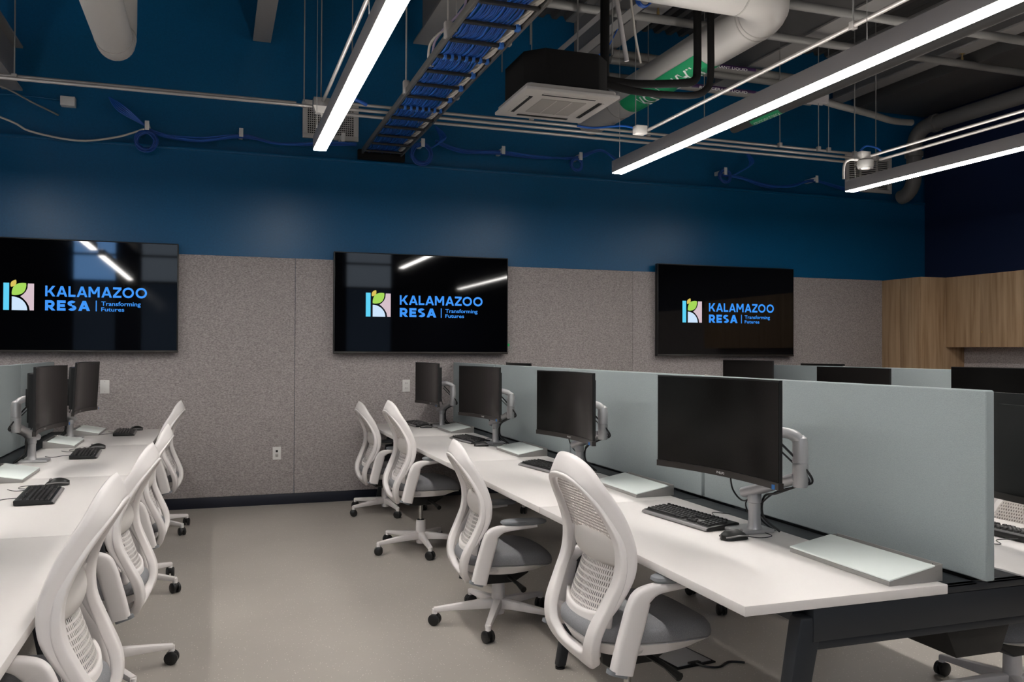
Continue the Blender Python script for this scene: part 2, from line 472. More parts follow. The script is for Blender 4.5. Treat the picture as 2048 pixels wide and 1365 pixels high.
# ---------------------------------------------------------------- conduits, rods, boxes
def pipe(name, pts, r, m, label, cat='pipe', group=None, n=12, parent=None):
    o = MB().tube(pts, r, n).build(name, m, parent)
    if label: tag(o, label, cat, group)
    return o
pipe('conduit', [(-5.9, 7.02, 3.375), (.72, 7.02, 3.385)], .0135, conduit_m, 'lower of the two steel conduits left of the first linear light', 'conduit')
pipe('conduit', [(-5.9, 7.07, 3.41), (.6, 7.07, 3.415)], .0135, conduit_m, 'upper of the two steel conduits left of the first linear light', 'conduit')
for k, (dy, z) in enumerate(((0, 3.435), (.0, 3.392), (.05, 3.36))):
    pipe('conduit', [(.86, 7.02 + dy, z), (6.02, 7.02 + dy, z - .012)], .0135, conduit_m,
         ('top', 'middle', 'lowest')[k] + ' of three parallel conduits crossing right of the first light', 'conduit')
pipe('conduit', [(.80, 6.95, 3.42), (.80, .5, 3.42)], .0135, conduit_m, 'pale conduit running beside the first linear light toward the camera', 'conduit')
pipe('conduit', [(3.44, 6.6, 3.30), (3.44, .5, 3.30)], .0135, conduit_m, 'pale conduit running above the middle linear light', 'conduit')
pipe('conduit', [(5.80, 6.5, 3.275), (5.80, .5, 3.275)], .0135, conduit_m, 'left of two pale conduits above the right linear light', 'conduit')
pipe('conduit', [(5.90, 6.5, 3.245), (5.90, .5, 3.245)], .0135, conduit_m, 'right of two pale conduits above the right linear light', 'conduit')
pipe('strut_channel', [(2.85, 7.1, 4.08), (2.85, 3.0, 4.08)], .028, conduit_m, 'pale steel strut rising behind the black air conditioner', 'strut', n=4)
pipe('strut_channel', [(3.10, 7.2, 4.12), (3.10, 3.0, 4.12)], .045, steelp, 'wide steel strut right of the narrow one behind the air conditioner', 'strut', n=4)

def junction(x, y, z, label, m=acwhite, sz=.05):
    t = thing('junction_box', label, 'junction box', (x, y, z))
    MB().box(-sz, sz, -sz * .8, sz * .8, -sz * .7, sz * .7).build('box', m, t, bevel=.004)
    MB().box(-sz * .9, sz * .9, -sz * .8 - .004, -sz * .8, -sz * .6, sz * .6).build('cover', m, t, bevel=.001)
    return t
junction(.79, 7.0, 3.40, 'grey junction box where conduits meet behind the first linear light', conduit_m, .065)
MB().prism([(-.09, .055), (.09, .055), (.07, 0), (-.07, 0)], -.03, .03).build('bracket_plate', acwhite, None)
o = bpy.data.objects['bracket_plate']; o.location = (.80, 6.86, 3.29); tag(o, 'white splayed bracket under the junction box behind the first light', 'bracket')
pipe('light_lead', [(.775, 6.86, 3.295), (.79, 6.80, 3.18), (.765, 6.60, 3.052)], .009, acwhite, 'left of two short white leads dropping to the first light', 'cable')
pipe('light_lead', [(.835, 6.86, 3.295), (.815, 6.80, 3.18), (.785, 6.60, 3.052)], .009, acwhite, 'right of two short white leads dropping to the first light', 'cable')
junction(3.38, 6.5, 3.30, 'small bright white junction box at the end of the middle conduit', acwhite, .05)
junction(5.79, 6.6, 3.29, 'small bright white junction box above the round sensor', acwhite, .055)
sen = thing('occupancy_sensor', 'round dark ceiling sensor hanging under the white box at right', 'sensor', (5.80, 6.58, 3.17))
MB().lathe([(.0, 0), (.07, 0), (.078, .02), (.078, .07), (.06, .085), (0, .085)]).build('body', greyp, sen)
MB().lathe([(0, -.014), (.035, -.010), (.045, 0), (0, 0)]).build('sensor_lens', acwhite, sen)
pipe('sensor_wire', catmull([(5.74, 6.6, 3.25), (5.66, 6.62, 3.25), (5.60, 6.62, 3.22), (5.58, 6.62, 3.14), (5.58, 6.62, 3.06)], 5), .012, acwhite, 'thick white cord bending down beside the round sensor', 'cable')
pipe('patch_cable', catmull([(5.76, 6.6, 3.34), (5.83, 6.6, 3.39), (5.95, 6.6, 3.38), (6.02, 6.6, 3.34)], 5), .009, bcable, 'bright blue cord arching over the white box at right', 'cable')
pipe('patch_cable', catmull([(3.02, 7.0, 3.43), (3.15, 6.95, 3.41), (3.30, 6.7, 3.38), (3.36, 6.55, 3.33)], 5), .010, bcable, 'bright blue cord lying on the conduits left of the middle white box', 'cable')
pipe('patch_cable', catmull([(1.02, 6.98, 3.47), (1.08, 6.96, 3.45), (1.15, 6.98, 3.43)], 4), .016, bcable, 'short blue cord bundle peeking out right of the first light', 'cable')

RODS = [(-1.39, 7.05, 3.41, 'threaded rod at far left holding the conduit pair'), (.66, 7.05, 3.41, 'threaded rod just left of the junction box by the first light'),
        (.80, 7.1, 3.44, 'thin rod behind the junction box by the first light'), (1.02, 6.9, 3.5, 'thin rod right behind the first linear light'),
        (2.55, 6.9, 3.44, 'thin rod dropping behind the left edge of the air conditioner'), (3.39, 6.6, 3.34, 'rod holding the conduit at the middle white box'),
        (3.75, 7.05, 3.44, 'thin rod right of the middle white box, over the three conduits'), (4.25, 6.9, 3.44, 'rod over the three conduits left of the middle light housing'),
        (5.15, 7.0, 3.44, 'thin rod above the middle of the three conduits behind the middle light'), (5.60, 7.0, 3.44, 'leftmost thin rod above the round sensor'),
        (5.72, 7.0, 3.44, 'second thin rod above the round sensor'), (5.95, 6.9, 3.40, 'third thin rod above the round sensor'),
        (6.12, 6.8, 3.35, 'fourth thin rod above the round sensor'), (5.85, 4.6, 3.28, 'rod holding the pair of conduits above the right light'),
        (3.44, 4.0, 3.31, 'rod holding the pale conduit above the middle light, near the top edge'), (.80, 3.9, 3.43, 'rod holding the conduit beside the first light near the top edge')]
for x, y, z, lb in RODS:
    t = thing('hanger_rod', lb, 'hanger rod', (x, y, z), 0, 'threaded hanger rods')
    MB().cyl((0, 0, .012), (0, 0, ZD - z), .005, 8).build('rod', rod_m, t)
    MB().box(-.018, .018, -.018, .018, -.03, .014).build('clamp', conduit_m, t, bevel=.003)

# ---------------------------------------------------------------- ladder cable tray
def cable_tray():
    t = thing('cable_tray', 'black ladder cable tray full of blue cables rising to the top edge', 'cable tray', (1.31, 8.2, 3.30))
    L = 6.2
    for x, nm in ((0, 'side_rail'), (.37, 'side_rail')):
        MB().box(x - .009, x + .009, -L, 0, 0, .050).build('side_rail', trayrail_m, t, bevel=.002)
    y = -.15
    while y > -L:
        MB().box(.012, .358, y - .014, y + .014, -.004, .014).build('rung', tray_m, t, bevel=.002); y -= .305
    MB().box(-.04, .41, -.03, .03, -.045, .045).build('end_plate', acdark, t, bevel=.004)
    return t
tray = cable_tray()
# 28 blue cables lying in the tray, each sagging between rungs
for i in range(22):
    x = 1.335 + .0125 * i; pts = []
    y = 8.12; zj = 3.322 + .012 * random.random()
    while y > 2.1:
        yy = y
        sag = .020 * abs(sin((8.05 - yy) / .305 * pi))
        pts.append((x + random.uniform(-.004, .004), yy, zj - sag + random.uniform(-.002, .002)))
        y -= .076
    pipe('network_cable', pts, .0062, bcable if i % 3 == 0 else bcable2, 'blue network cable lying in the ladder tray among its bundle', 'cable', 'blue network cables in the tray', n=6)
for i in range(4):
    pts = []; y = 8.05
    while y > 2.1:
        a = (8.05 - y) * 9 + i * pi / 2
        pts.append((1.645 + .013 * cos(a), y, 3.335 - .010 * abs(sin((8.05 - y) / .305 * pi)) + .011 * sin(a))); y -= .06
    pipe('white_network_cable', pts, .009, wcable, 'white twisted cable along the right rail of the ladder tray', 'cable', 'white cables in the tray', n=6)
# blue ties round some rungs
for k, yk in enumerate((6.52, 5.30, 4.08)):
    for i in range(7):
        x = 1.36 + .047 * i
        tag(MB().box(x, x + .018, yk + .0 - .022 + .305 * 0, yk + .022, 3.288, 3.318).build('cable_tie', velcro, bevel=.002),
            'blue hook tie wrapped round a tray rung', 'cable tie', 'blue ties on the tray rungs')
for yk in (6.215, 5.91, 5.605, 4.995, 4.69):
    tag(MB().box(1.632, 1.66, yk - .02, yk + .02, 3.286, 3.352).build('cable_tie', velcro, bevel=.002), 'blue hook tie holding the white cables in the tray', 'cable tie', 'blue ties on the white cables')
for k, (x, y) in enumerate(((1.31, 6.2), (1.31, 5.0), (1.69, 6.2), (1.69, 5.0))):
    t = thing('hanger_rod', ('farther', 'nearer')[k % 2] + ' rod clamped to the ' + ('left', 'right')[k // 2] + ' rail of the cable tray', 'hanger rod', (x, y, 3.38), 0, 'rods holding the tray')
    MB().cyl((0, 0, .01), (0, 0, ZD - 3.38), .006, 8).build('rod', conduit_m, t)
    MB().box(-.022, .022, -.022, .022, -.07, .03).build('clamp', conduit_m, t, bevel=.004)
pipe('loose_cable', catmull([(1.62, 5.5, 4.1), (1.63, 5.5, 3.78), (1.56, 5.5, 3.67), (1.35, 5.5, 3.49), (1.31, 5.5, 3.37), (1.325, 5.5, 3.30)], 6), .009, wcable, 'white cable looping down into the tray from its left side', 'cable')
pipe('loose_cable', catmull([(1.58, 5.55, 4.1), (1.58, 5.55, 3.80), (1.52, 5.5, 3.68), (1.37, 5.5, 3.50), (1.335, 5.5, 3.37), (1.34, 5.5, 3.30)], 6), .008, mat('lilac_cable', (.33, .27, .38), .5), 'lilac grey cable looping beside the white one into the tray', 'cable')

# ---------------------------------------------------------------- wall cabling
YC = 8.17
run = [(-2.6, 3.62), (-1.70, 3.36), (-1.48, 3.262), (-1.12, 3.215), (-.82, 3.27), (-.60, 3.36)]
pipe('loose_cable', catmull([(x, YC - .03, z) for x, z in run], 6), .009, wcable, 'white cable sagging along the blue wall at far left', 'cable')
blue_runs = [[(-.60, 3.37), (-.43, 3.325), (-.14, 3.31), (.21, 3.375), (.55, 3.337), (.95, 3.36), (1.25, 3.38)],
             [(2.02, 3.47), (2.30, 3.405), (2.70, 3.42), (3.09, 3.40), (3.45, 3.42), (3.60, 3.46), (3.78, 3.52), (3.95, 3.45), (4.0, 3.38)],
             [(5.25, 3.37), (5.5, 3.37), (5.83, 3.29), (6.15, 3.31), (6.47, 3.39), (6.85, 3.33), (7.1, 3.30)]]
names = ('left part of the wall, hung on clips', 'middle of the wall right of the tray, hung on clips', 'right part of the wall behind the sensor')
for r, nm in zip(blue_runs, names):
    for q in range(5):
        pts = [(x, YC + random.uniform(-.02, .01), z + random.uniform(-.018, .018)) for x, z in r]
        pipe('network_cable', catmull(pts, 6), .0085, bcable if q % 2 else bcable2, 'blue network cable on the ' + nm, 'cable', 'blue cables on the ' + nm, n=6)
for cx, cz, R_, lb in ((-.585, 3.255, .085, 'coil of blue cable on the wall below the left clip'), (1.875, 3.335, .10, 'large coil of blue cable beside the foot of the cable tray'),
                       (3.505, 3.355, .062, 'small coil of blue cable left of the middle light end'), (5.275, 3.36, .07, 'coil of blue cable behind the middle light, right of its end')):
    pts = []
    for k in range(10 * 26):
        a = 2 * pi * k / 26; rr = R_ * (.94 + .12 * sin(k * .37) + .09 * sin(k * .041 + 1))
        pts.append((cx + rr * cos(a), YC - .03 + .012 * sin(k * .21), cz + rr * sin(a)))
    pipe('cable_coil', pts, .0075, bcable2, lb, 'cable coil', 'coils of spare blue cable', n=6)
for a, b, c, lb in (((-.89, 3.63), (-.78, 3.52), (-.60, 3.40), 'blue cable fanning out of the wall hole at left'), ((2.03, 3.64), (2.09, 3.5), (1.95, 3.39), 'blue cable dropping from the conduits right of the tray'),
                    ((5.60, 3.66), (5.62, 3.52), (5.40, 3.38), 'blue cable looping down behind the middle light')):
    for q in range(5):
        d = (q - 2) * .014
        pts = [(a[0], YC + .05, a[1]), (b[0] + d, YC - .02, b[1] + d * .6), (c[0], YC, c[1])]
        pipe('network_cable', catmull(pts, 7), .008, bcable, lb, 'cable', lb + ', bundle', n=6)
for k, (x, z) in enumerate(((-.577, 3.40), (.208, 3.405), (1.12, 3.44), (1.885, 3.452), (2.705, 3.445), (3.545, 3.45), (5.27, 3.42), (6.475, 3.415))):
    tag(MB().box(x - .018, x + .018, YC - .05, YC + .15, z - .03, z + .012).box(x - .018, x + .018, YC - .055, YC - .045, z - .05, z + .03).build('cable_clip', plate, bevel=.003),
        'pale cable clip number %s from the left along the blue wall' % ('one', 'two', 'three', 'four', 'five', 'six', 'seven', 'eight')[k], 'cable clip', 'cable clips on the blue wall')
junction(-1.22, 8.29, 3.575, 'square pale box on the blue wall at upper left', plate, .058)
pipe('conduit', catmull([(-3.2, 8.30, 3.60), (-2.0, 8.30, 3.56), (-1.7, 8.30, 3.60), (-1.27, 8.30, 3.59)], 6), .007, blue, 'thin blue-painted tube leading to the square wall box', 'conduit')
pipe('loose_cable', catmull([(-2.3, 7.6, 3.52), (-1.75, 7.9, 3.58), (-1.45, 8.15, 3.50), (-1.30, 8.31, 3.46)], 6), .008, greyp, 'grey cord reaching the wall below the girder at far left', 'cable')

# ---------------------------------------------------------------- wall vents
def vent(x0, x1, z0, z1, label, egg):
    t = thing('wall_vent', label, 'vent', ((x0 + x1) / 2, 8.32, (z0 + z1) / 2)); w_ = (x1 - x0) / 2; h = (z1 - z0) / 2; b = .045
    fr = MB().box(-w_, w_, -.03, -.001, h - b, h).box(-w_, w_, -.03, -.001, -h, -h + b).box(-w_, -w_ + b, -.03, -.001, -h + b, h - b).box(w_ - b, w_, -.03, -.001, -h + b, h - b)
    fr.build('frame', acwhite, t, bevel=.003)
    MB().box(-w_ + b, w_ - b, -.004, -.001, -h + b, h - b).build('backing', dark, t)
    g = MB()
    if egg:
        n = 23; k = 13
        for i in range(n + 1):
            x = -w_ + b + (2 * (w_ - b)) * i / n; g.box(x - .003, x + .003, -.022, -.012, -h + b, h - b)
        for i in range(k + 1):
            z = -h + b + (2 * (h - b)) * i / k; g.box(-w_ + b, w_ - b, -.024, -.010, z - .003, z + .003)
        g.build('grille', acwhite, t, smooth=False)
    else:
        k = 15
        for i in range(k):
            z = -h + b + (2 * (h - b)) * (i + .5) / k
            g.box(-w_ + b, w_ - b, -.026, -.006, z - .003, z + .006)
        for x in (-.12, .12): g.box(x - .005, x + .005, -.028, -.004, -h + b, h - b)
        g.build('louvre', acwhite, t, smooth=False)
vent(.765, 1.29, 3.44, 3.80, 'white egg-crate wall vent behind the first linear light', True)
vent(7.03, 7.70, 3.34, 3.78, 'white slatted wall vent behind the round sensor', False)

# ---------------------------------------------------------------- ceiling cassette air conditioner
def cassette():
    t = thing('cassette_air_conditioner', 'black boxed air conditioner with white square face panel beside the cable tray', 'air conditioner', (2.19, 5.455, 3.10))
    a = .33
    def oct_(h, c): return [(-h + c, -h), (h - c, -h), (h, -h + c), (h, h - c), (h - c, h), (-h + c, h), (-h, h - c), (-h, -h + c)]
    MB().prism(oct_(.30, .11), .045, .29, 'z').build('casing', acdark, t, bevel=.006)
    MB().prism(oct_(.315, .02), .02, .05, 'z').build('panel_rim', acgrille, t, bevel=.004)
    p = MB().prism([(-a, -a), (a, -a), (a, a), (-a, a)], 0, .022, 'z').build('face_panel', acwhite, t, bevel=.006)
    g = MB().box(-.16, .16, -.16, .16, -.005, .002)
    g.build('intake_grille', acgrille, t, bevel=.002)
    for x in (-.055, .055): MB().box(x - .003, x + .003, -.16, .16, -.007, -.004).build('grille_bar', acwhite, t, smooth=False)
    for r in range(4):
        R = Matrix.Rotation(r * pi / 2, 3, 'Z')
        MB().box(-.19, .19, .235, .262, -.0035, .0, R).build('air_slot', dark, t, smooth=False)
        MB().box(-.19, .19, .262, .280, -.006, .0, R).build('flap', acwhite, t, bevel=.001)
    for x in (-.29, .29):
        for y in (-.29, .29):
            MB().cyl((x, y, .3), (x, y, ZD - 3.10), .005, 6).build('hanger_rod', rod_m, t)
    return t
cassette()
# insulated refrigerant pipes from the cassette
pipe('insulated_pipe', catmull([(2.49, 5.45, 3.33), (2.8, 5.5, 3.34), (3.2, 5.55, 3.40), (3.34, 5.56, 3.44), (3.37, 5.57, 3.55), (3.37, 5.57, 3.9), (3.37, 5.57, 4.45)], 6), .030, acdark, 'upper black foam pipe from the air conditioner turning up', 'pipe')
pipe('insulated_pipe', catmull([(2.49, 5.38, 3.28), (2.8, 5.42, 3.26), (3.25, 5.5, 3.30), (3.40, 5.5, 3.36), (3.44, 5.5, 3.48), (3.44, 5.5, 3.9), (3.44, 5.5, 4.45)], 6), .026, acdark, 'lower black foam pipe from the air conditioner turning up', 'pipe')
pipe('flexible_conduit', catmull([(2.56, 5.35, 4.4), (2.58, 5.35, 4.0), (2.63, 5.35, 3.7), (2.68, 5.35, 3.44)], 8), .016, house_m, 'ribbed grey flexible conduit dropping to the air conditioner', 'conduit')
pipe('loose_cable', catmull([(2.66, 5.3, 4.3), (2.68, 5.3, 3.9), (2.72, 5.3, 3.6), (2.76, 5.3, 3.42)], 6), .008, wcable, 'cream cord hanging just right of the ribbed conduit', 'cable')
pipe('vertical_pipe', [(2.77, 5.9, 3.30), (2.77, 5.9, 4.88)], .035, acdark, 'black vertical pipe behind the right side of the air conditioner', 'pipe')

# ---------------------------------------------------------------- big drain pipe with green labels
def jacket_pipe(label, pts, r, seams):
    t = thing('jacketed_drain_pipe', label, 'pipe')
    MB().tube(pts, r, 32).build('pipe_run', jacket, t)
    for i in seams:
        a, b = Vector(pts[i]), Vector(pts[i + 1]); d = (b - a).normalized()
        MB().tube([a, a + d * .012], r + .003, 32).build('seam_band', acgrille, t)
    return t
el = [(3.74, 8.3, 3.88), (3.74, 7.6, 3.88), (3.74, 6.9, 3.88), (3.74, 6.2, 3.88), (3.74, 5.38, 3.88)]
for k in range(1, 10):
    a = radians(10 * k); el.append((3.74 - .40 * (1 - cos(a)), 5.38 - .40 * sin(a) * 1.0, 3.88))
el += [(3.0, 4.98, 3.88), (1.9, 4.98, 3.90)]
jp = jacket_pipe('fat white-jacketed drain pipe with green labels bending above the air conditioner', el, .165, (1, 4, 5, 13))
def wrap_label(parent, x, z, r, y0, y1, text, m, a0, a1, rows, flip=False, name='label_band'):
    """band on a pipe that runs along y; angle measured from straight down"""
    R = []
    n = 14
    for i in range(2):
        y = (y0, y1)[i]; R.append([(x + r * sin(a0 + (a1 - a0) * k / n), y, z - r * cos(a0 + (a1 - a0) * k / n)) for k in range(n + 1)])
    b = MB().grid(R).build(name, m, parent)
    def place(u, v):
        a = a0 + (a1 - a0) * v; y = y0 + (y1 - y0) * u
        return (x + r * 1.04 * sin(a), y, z - r * 1.04 * cos(a))
    for s, rect in rows:
        text_mesh(s, 'label_print', whitem, b, rect, place, .01)
    return b
wrap_label(jp, 3.74, 3.88, .168, 7.35, 5.95, '', greenm, radians(-60), radians(35),
           [('ROOF', (.20, .50, .22, .80)), ('DRAIN', (.55, .95, .22, .80))])
pipe('cable_coil', [(3.02 + .07 * cos(k * .3), 5.75 + .02 * sin(k * .21), 4.12 + .10 * sin(k * .3)) for k in range(120)], .007, bcable2, 'blue cable coil hanging above the fat drain pipe', 'cable coil')
pipe('loose_cable', catmull([(3.30, 6.6, 4.35), (3.12, 6.6, 4.0), (2.95, 6.6, 3.85), (3.25, 6.6, 3.70)], 7), .006, bcable, 'thin blue cord looping left of the fat drain pipe', 'cable')
# left jacketed duct
el = [(-.69, -1.0, 3.62), (-.69, 2.0, 3.62), (-.69, 5.0, 3.62), (-.69, 6.55, 3.62), (-.69, 6.66, 3.62)]
for k in range(1, 10):
    a = radians(10 * k); el.append((-.69 + .0, 6.66 + .26 * sin(a), 3.62 + .26 * (1 - cos(a))))
el += [(-.69, 6.92, 4.2), (-.69, 6.92, 4.48)]
jacket_pipe('fat white-jacketed pipe with a round elbow at upper left', el, .125, (3, 5, 9))
pipe('dark_drain_pipe', [(4.40, 6.65, 3.44), (4.40, 2.5, 3.44)], .042, mat('dark_pipe_wrap', (.06, .057, .055), .6), None)
dpz = bpy.data.objects['dark_drain_pipe']; tag(dpz, 'dark slim drain pipe below the middle light with a small green label', 'pipe')
wrap_label(dpz, 4.40, 3.44, .0435, 6.35, 5.95, '', greenm, radians(-70), radians(40), [('CONDENSATE DRAIN', (.08, .95, .3, .75))])
for k, (x0, x1, y, z, lb) in enumerate(((3.6, 6.1, 7.5, 4.31, 'upper'), (3.6, 6.0, 7.552, 4.258, 'middle'), (3.4, 5.9, 7.5, 4.08, 'lower'))):
    o = pipe('refrigerant_pipe', [(x0, y, z), (x1, y, z - .02)], .038, greyp, lb + ' grey refrigerant pipe with violet label, right of the fat drain pipe', 'pipe')
    if k == 1: continue
    def place(u, v, y=y, z=z):
        a = radians(-55 + 80 * v); return (4.45 + .75 * u, y - .0425 * cos(a), z - .003 + .0425 * sin(a))
    R = [[(4.45 + .75 * u, y - .0395 * cos(radians(a)), z - .003 + .0395 * sin(radians(a))) for a in range(-60, 31, 10)] for u in (0, 1)]
    b = MB().grid(R).build('label_band', violetm, o)
    text_mesh('REFRIGERANT LIQUID', 'label_print', whitem, b, (.12, .86, .22, .72), place, .01)
SPR = []
for (a, b, lb) in (((1.2, 6.5, 4.27), (8.0, 6.5, 4.26), 'long grey sprinkler pipe crossing below the roof deck'), ((3.2, 5.5, 4.09), (6.6, 5.5, 4.10), 'second grey sprinkler pipe crossing at upper right, nearer the camera')):
    SPR.append(pipe('sprinkler_pipe', [a, b], .036, greyp, lb))
for k, x, y, z in ((0, 3.55, 6.5, 4.30), (0, 6.9, 6.5, 4.295), (1, 5.6, 5.5, 4.13)):
    MB().lathe([(.0, 0), (.012, 0), (.012, .03), (.008, .035), (.008, .06), (.030, .066), (.030, .07), (0, .07)], (x, y, z), 14).build('sprinkler_head', brass, SPR[k])
# pipe at right wall
t = thing('wall_riser_pipe', 'fat grey pipe at far right that bends down in front of the wall', 'pipe')
el = [(7.60, .5, 4.0), (7.60, 5.0, 4.0), (7.60, 7.62, 4.0)]
for k in range(1, 10):
    a = radians(10 * k); el.append((7.60, 7.62 + .22 * sin(a), 4.0 - .22 * (1 - cos(a))))
el += [(7.60, 7.84, 3.6), (7.60, 7.84, 3.45)]
for k in range(1, 7):
    a = radians(15 * k); el.append((7.60, 7.84 + .20 * (1 - cos(a)), 3.45 - .2 * sin(a)))
dgrey = mat('dark_grey_pipe', (.12, .115, .11), .5, .1)
MB().tube(el, .083, 24).build('pipe_run', dgrey, t)
for y in (7.5,): MB().tube([(7.6, y, 4.0), (7.6, y + .06, 4.0)], .100, 24).build('coupling', dgrey, t)
MB().tube([(7.6, 7.84, 3.74), (7.6, 7.84, 3.68)], .100, 24).build('coupling', dgrey, t)
pipe('flexible_conduit', catmull([(5.66, 7, 3.91), (5.85, 7, 3.88), (6.2, 7, 3.84), (6.55, 7.05, 3.81), (6.85, 7.1, 3.83)], 6), .034, greyp, 'ribbed grey flexible pipe curving to the right above the sensor', 'pipe')
MB().box(-.10, .08, -.05, .05, -.03, .05).build('damper_box', house_m)
o = bpy.data.objects['damper_box']; o.location = (5.60, 7.0, 3.91); tag(o, 'small grey box at the left end of the ribbed flexible pipe', 'box')
MB().box(7.05, 8.1, 2.0, 8.2, 4.28, 4.48).build('supply_duct', deck_m, bevel=.01)
tag(bpy.data.objects['supply_duct'], 'wide dark rectangular duct along the right wall under the deck', 'duct')

# ---------------------------------------------------------------- wall televisions
def tv(x0, x1, z0, z1, label):
    yf = YW - .11
    t = thing('wall_television', label, 'television', (x0, yf, z0), 0, 'wall televisions with the same logo')
    W, H = x1 - x0, z1 - z0
    MB().box(0, W, 0, .055, 0, H).build('case', blackp, t, bevel=.004)
    MB().box(W * .3, W * .7, .055, .088, H * .3, H * .7).build('wall_mount', blackp, t)
    MB().box(.010, W - .010, -.0015, .0, .022, H - .010).build('screen', tvm, t, smooth=False)
    MB().box(0, W, -.004, .0, 0, .018).build('lower_bezel', chin, t, bevel=.002)
    P = lambda u, v: (u * W, -.0022, (1 - v) * H)
    def shape(name, pts, m):
        mb = MB(); mb.v = [P(u, v) for u, v in pts]; mb.f = [tuple(range(len(pts)))]
        return mb.build(name, m, t, smooth=False)
    asp = W / H
    mk = lambda n, c, s: MAT.get(n) or mat(n, (0, 0, 0), .5, emis=c, estr=s)
    cy = mk('logo_cyan', (.10, .66, .95), .95); gr = mk('logo_green', (.42, .78, .10), .85); orr = mk('logo_orange', (.80, .60, .10), .85)
    pk = mk('logo_pink', (.72, .56, .62), .9); lb = mk('logo_pale_blue', (.62, .80, 1.0), .95); bl = mk('logo_blue', (.035, .30, .95), .95)
    shape('logo_bar', [(.174, .397), (.200, .397), (.200, .633), (.174, .633)], cy)
    def leaf(cx, cy_, a, L, wd):
        pts = []
        for k in range(24):
            s = k / 24 * 2 * pi; uu = L * cos(s); vv = wd * sin(s) * abs(sin(s)) ** .35 if False else wd * sin(s) * (1 - .35 * abs(cos(s)) ** 3)
            x = uu * cos(a) - vv * sin(a); y = uu * sin(a) + vv * cos(a)
            pts.append((cx + x, cy_ - y * asp))
        return pts
    def lens(u0, v0, u1, v1, bulge):
        ax, ay = (u0, v0 / asp), (u1, v1 / asp); dx, dy = ax[0] - ay[0], ax[1] - ay[1]; pts = []
        for sgn in (1, -1):
            for k in range(12):
                q = k / 12 if sgn > 0 else 1 - k / 12
                px_ = ax[0] - dx * q; py_ = ax[1] - dy * q; o_ = sgn * bulge * sin(pi * q) ** .8
                pts.append((px_ + dy * o_, (py_ - dx * o_) * asp))
        return pts
    shape('logo_leaf', lens(.212, .500, .276, .398, .30), gr)
    shape('logo_leaf', lens(.208, .432, .230, .370, .28), orr)
    q = [(.212, .633), (.212, .515)] + [(.212 + .070 * sin(radians(9 * k)), .633 - .118 * cos(radians(9 * k))) for k in range(1, 11)]
    shape('logo_quarter_disc', q, lb)
    q = [(.286, .397), (.312, .397), (.312, .633), (.296, .633)]
    q += [(.296 - .004 * k - .0006 * k * k * .5, .633 - .0155 * k) for k in range(1, 9)]
    q = [(.284, .400), (.312, .400), (.312, .633), (.293, .633), (.289, .595), (.278, .560), (.263, .530), (.250, .512), (.263, .495), (.275, .470), (.282, .440)]
    shape('logo_curve', q, pk)
    PT = lambda u, v: (u * W, -.0022, (1 - v) * H)
    block_letters('KALAMAZOO', 'logo_letters', bl, t, (.363, .845, .508, .414), PT, .20)
    block_letters('RESA', 'logo_letters', bl, t, (.363, .572, .631, .541), PT, .25)
    shape('logo_divider', [(.5985, .537), (.6035, .537), (.6035, .633), (.5985, .633)], bl)
    text_mesh('Transforming', 'logo_letters', bl, t, (.625, .815, .594, .543), PT, .012)
    text_mesh('Futures', 'logo_letters', bl, t, (.625, .735, .632, .596), PT, .012)
    return t
tv(-1.955, -.312, 1.402, 2.365, 'wall television at left, cut by the left edge, with a blue and green logo')
tv(1.045, 2.765, 1.398, 2.357, 'middle wall television above the far end of the desks')
t3 = tv(4.445, 6.175, 1.380, 2.370, 'right wall television, beside the wooden cabinets')
o = MB().cyl((2.775, 8.17, 1.49), (2.79, 8.17, 1.49), .012, 10).build('indicator_light', glim); tag(o, 'tiny green light on the right side of the middle television', 'light')

# ---------------------------------------------------------------- wall plates
def wallplate(x, z, kind, label):
    t = thing('wall_plate', label, 'outlet', (x, YW - .02, z)); w_, h = .037, .059
    MB().box(-w_, w_, -.007, 0, -h, h).build('cover', plate, t, bevel=.002)
    if kind == 'duplex':
        for dz in (-.024, .024):
            s = MB().box(-.017, .017, -.010, -.006, dz - .014, dz + .014).build('socket', plate, t, bevel=.004)
            MB().box(-.008, -.005, -.0108, -.0098, dz - .004, dz + .008).box(.005, .008, -.0108, -.0098, dz - .004, dz + .008).build('slot', dark, s, smooth=False)
    elif kind == 'jack':
        MB().box(-.012, .012, -.022, -.006, -.03, -.002).build('plug', conduit_m, t, bevel=.003)
        MB().box(-.010, .010, -.009, -.006, .01, .03).build('jack', dark, t)
    else:
        for dz in (-.045, .045): MB().cyl((0, -.0075, dz), (0, -.0065, dz), .003, 8).build('screw', conduit_m, t)
wallplate(-.905, 1.105, 'blank', 'blank white wall plate below the left television')
wallplate(.545, .475, 'jack', 'white wall plate with a plug low on the felt wall between the desks')
wallplate(1.755, 1.088, 'duplex', 'steel-grey wall outlet left of the farthest right-hand monitor')

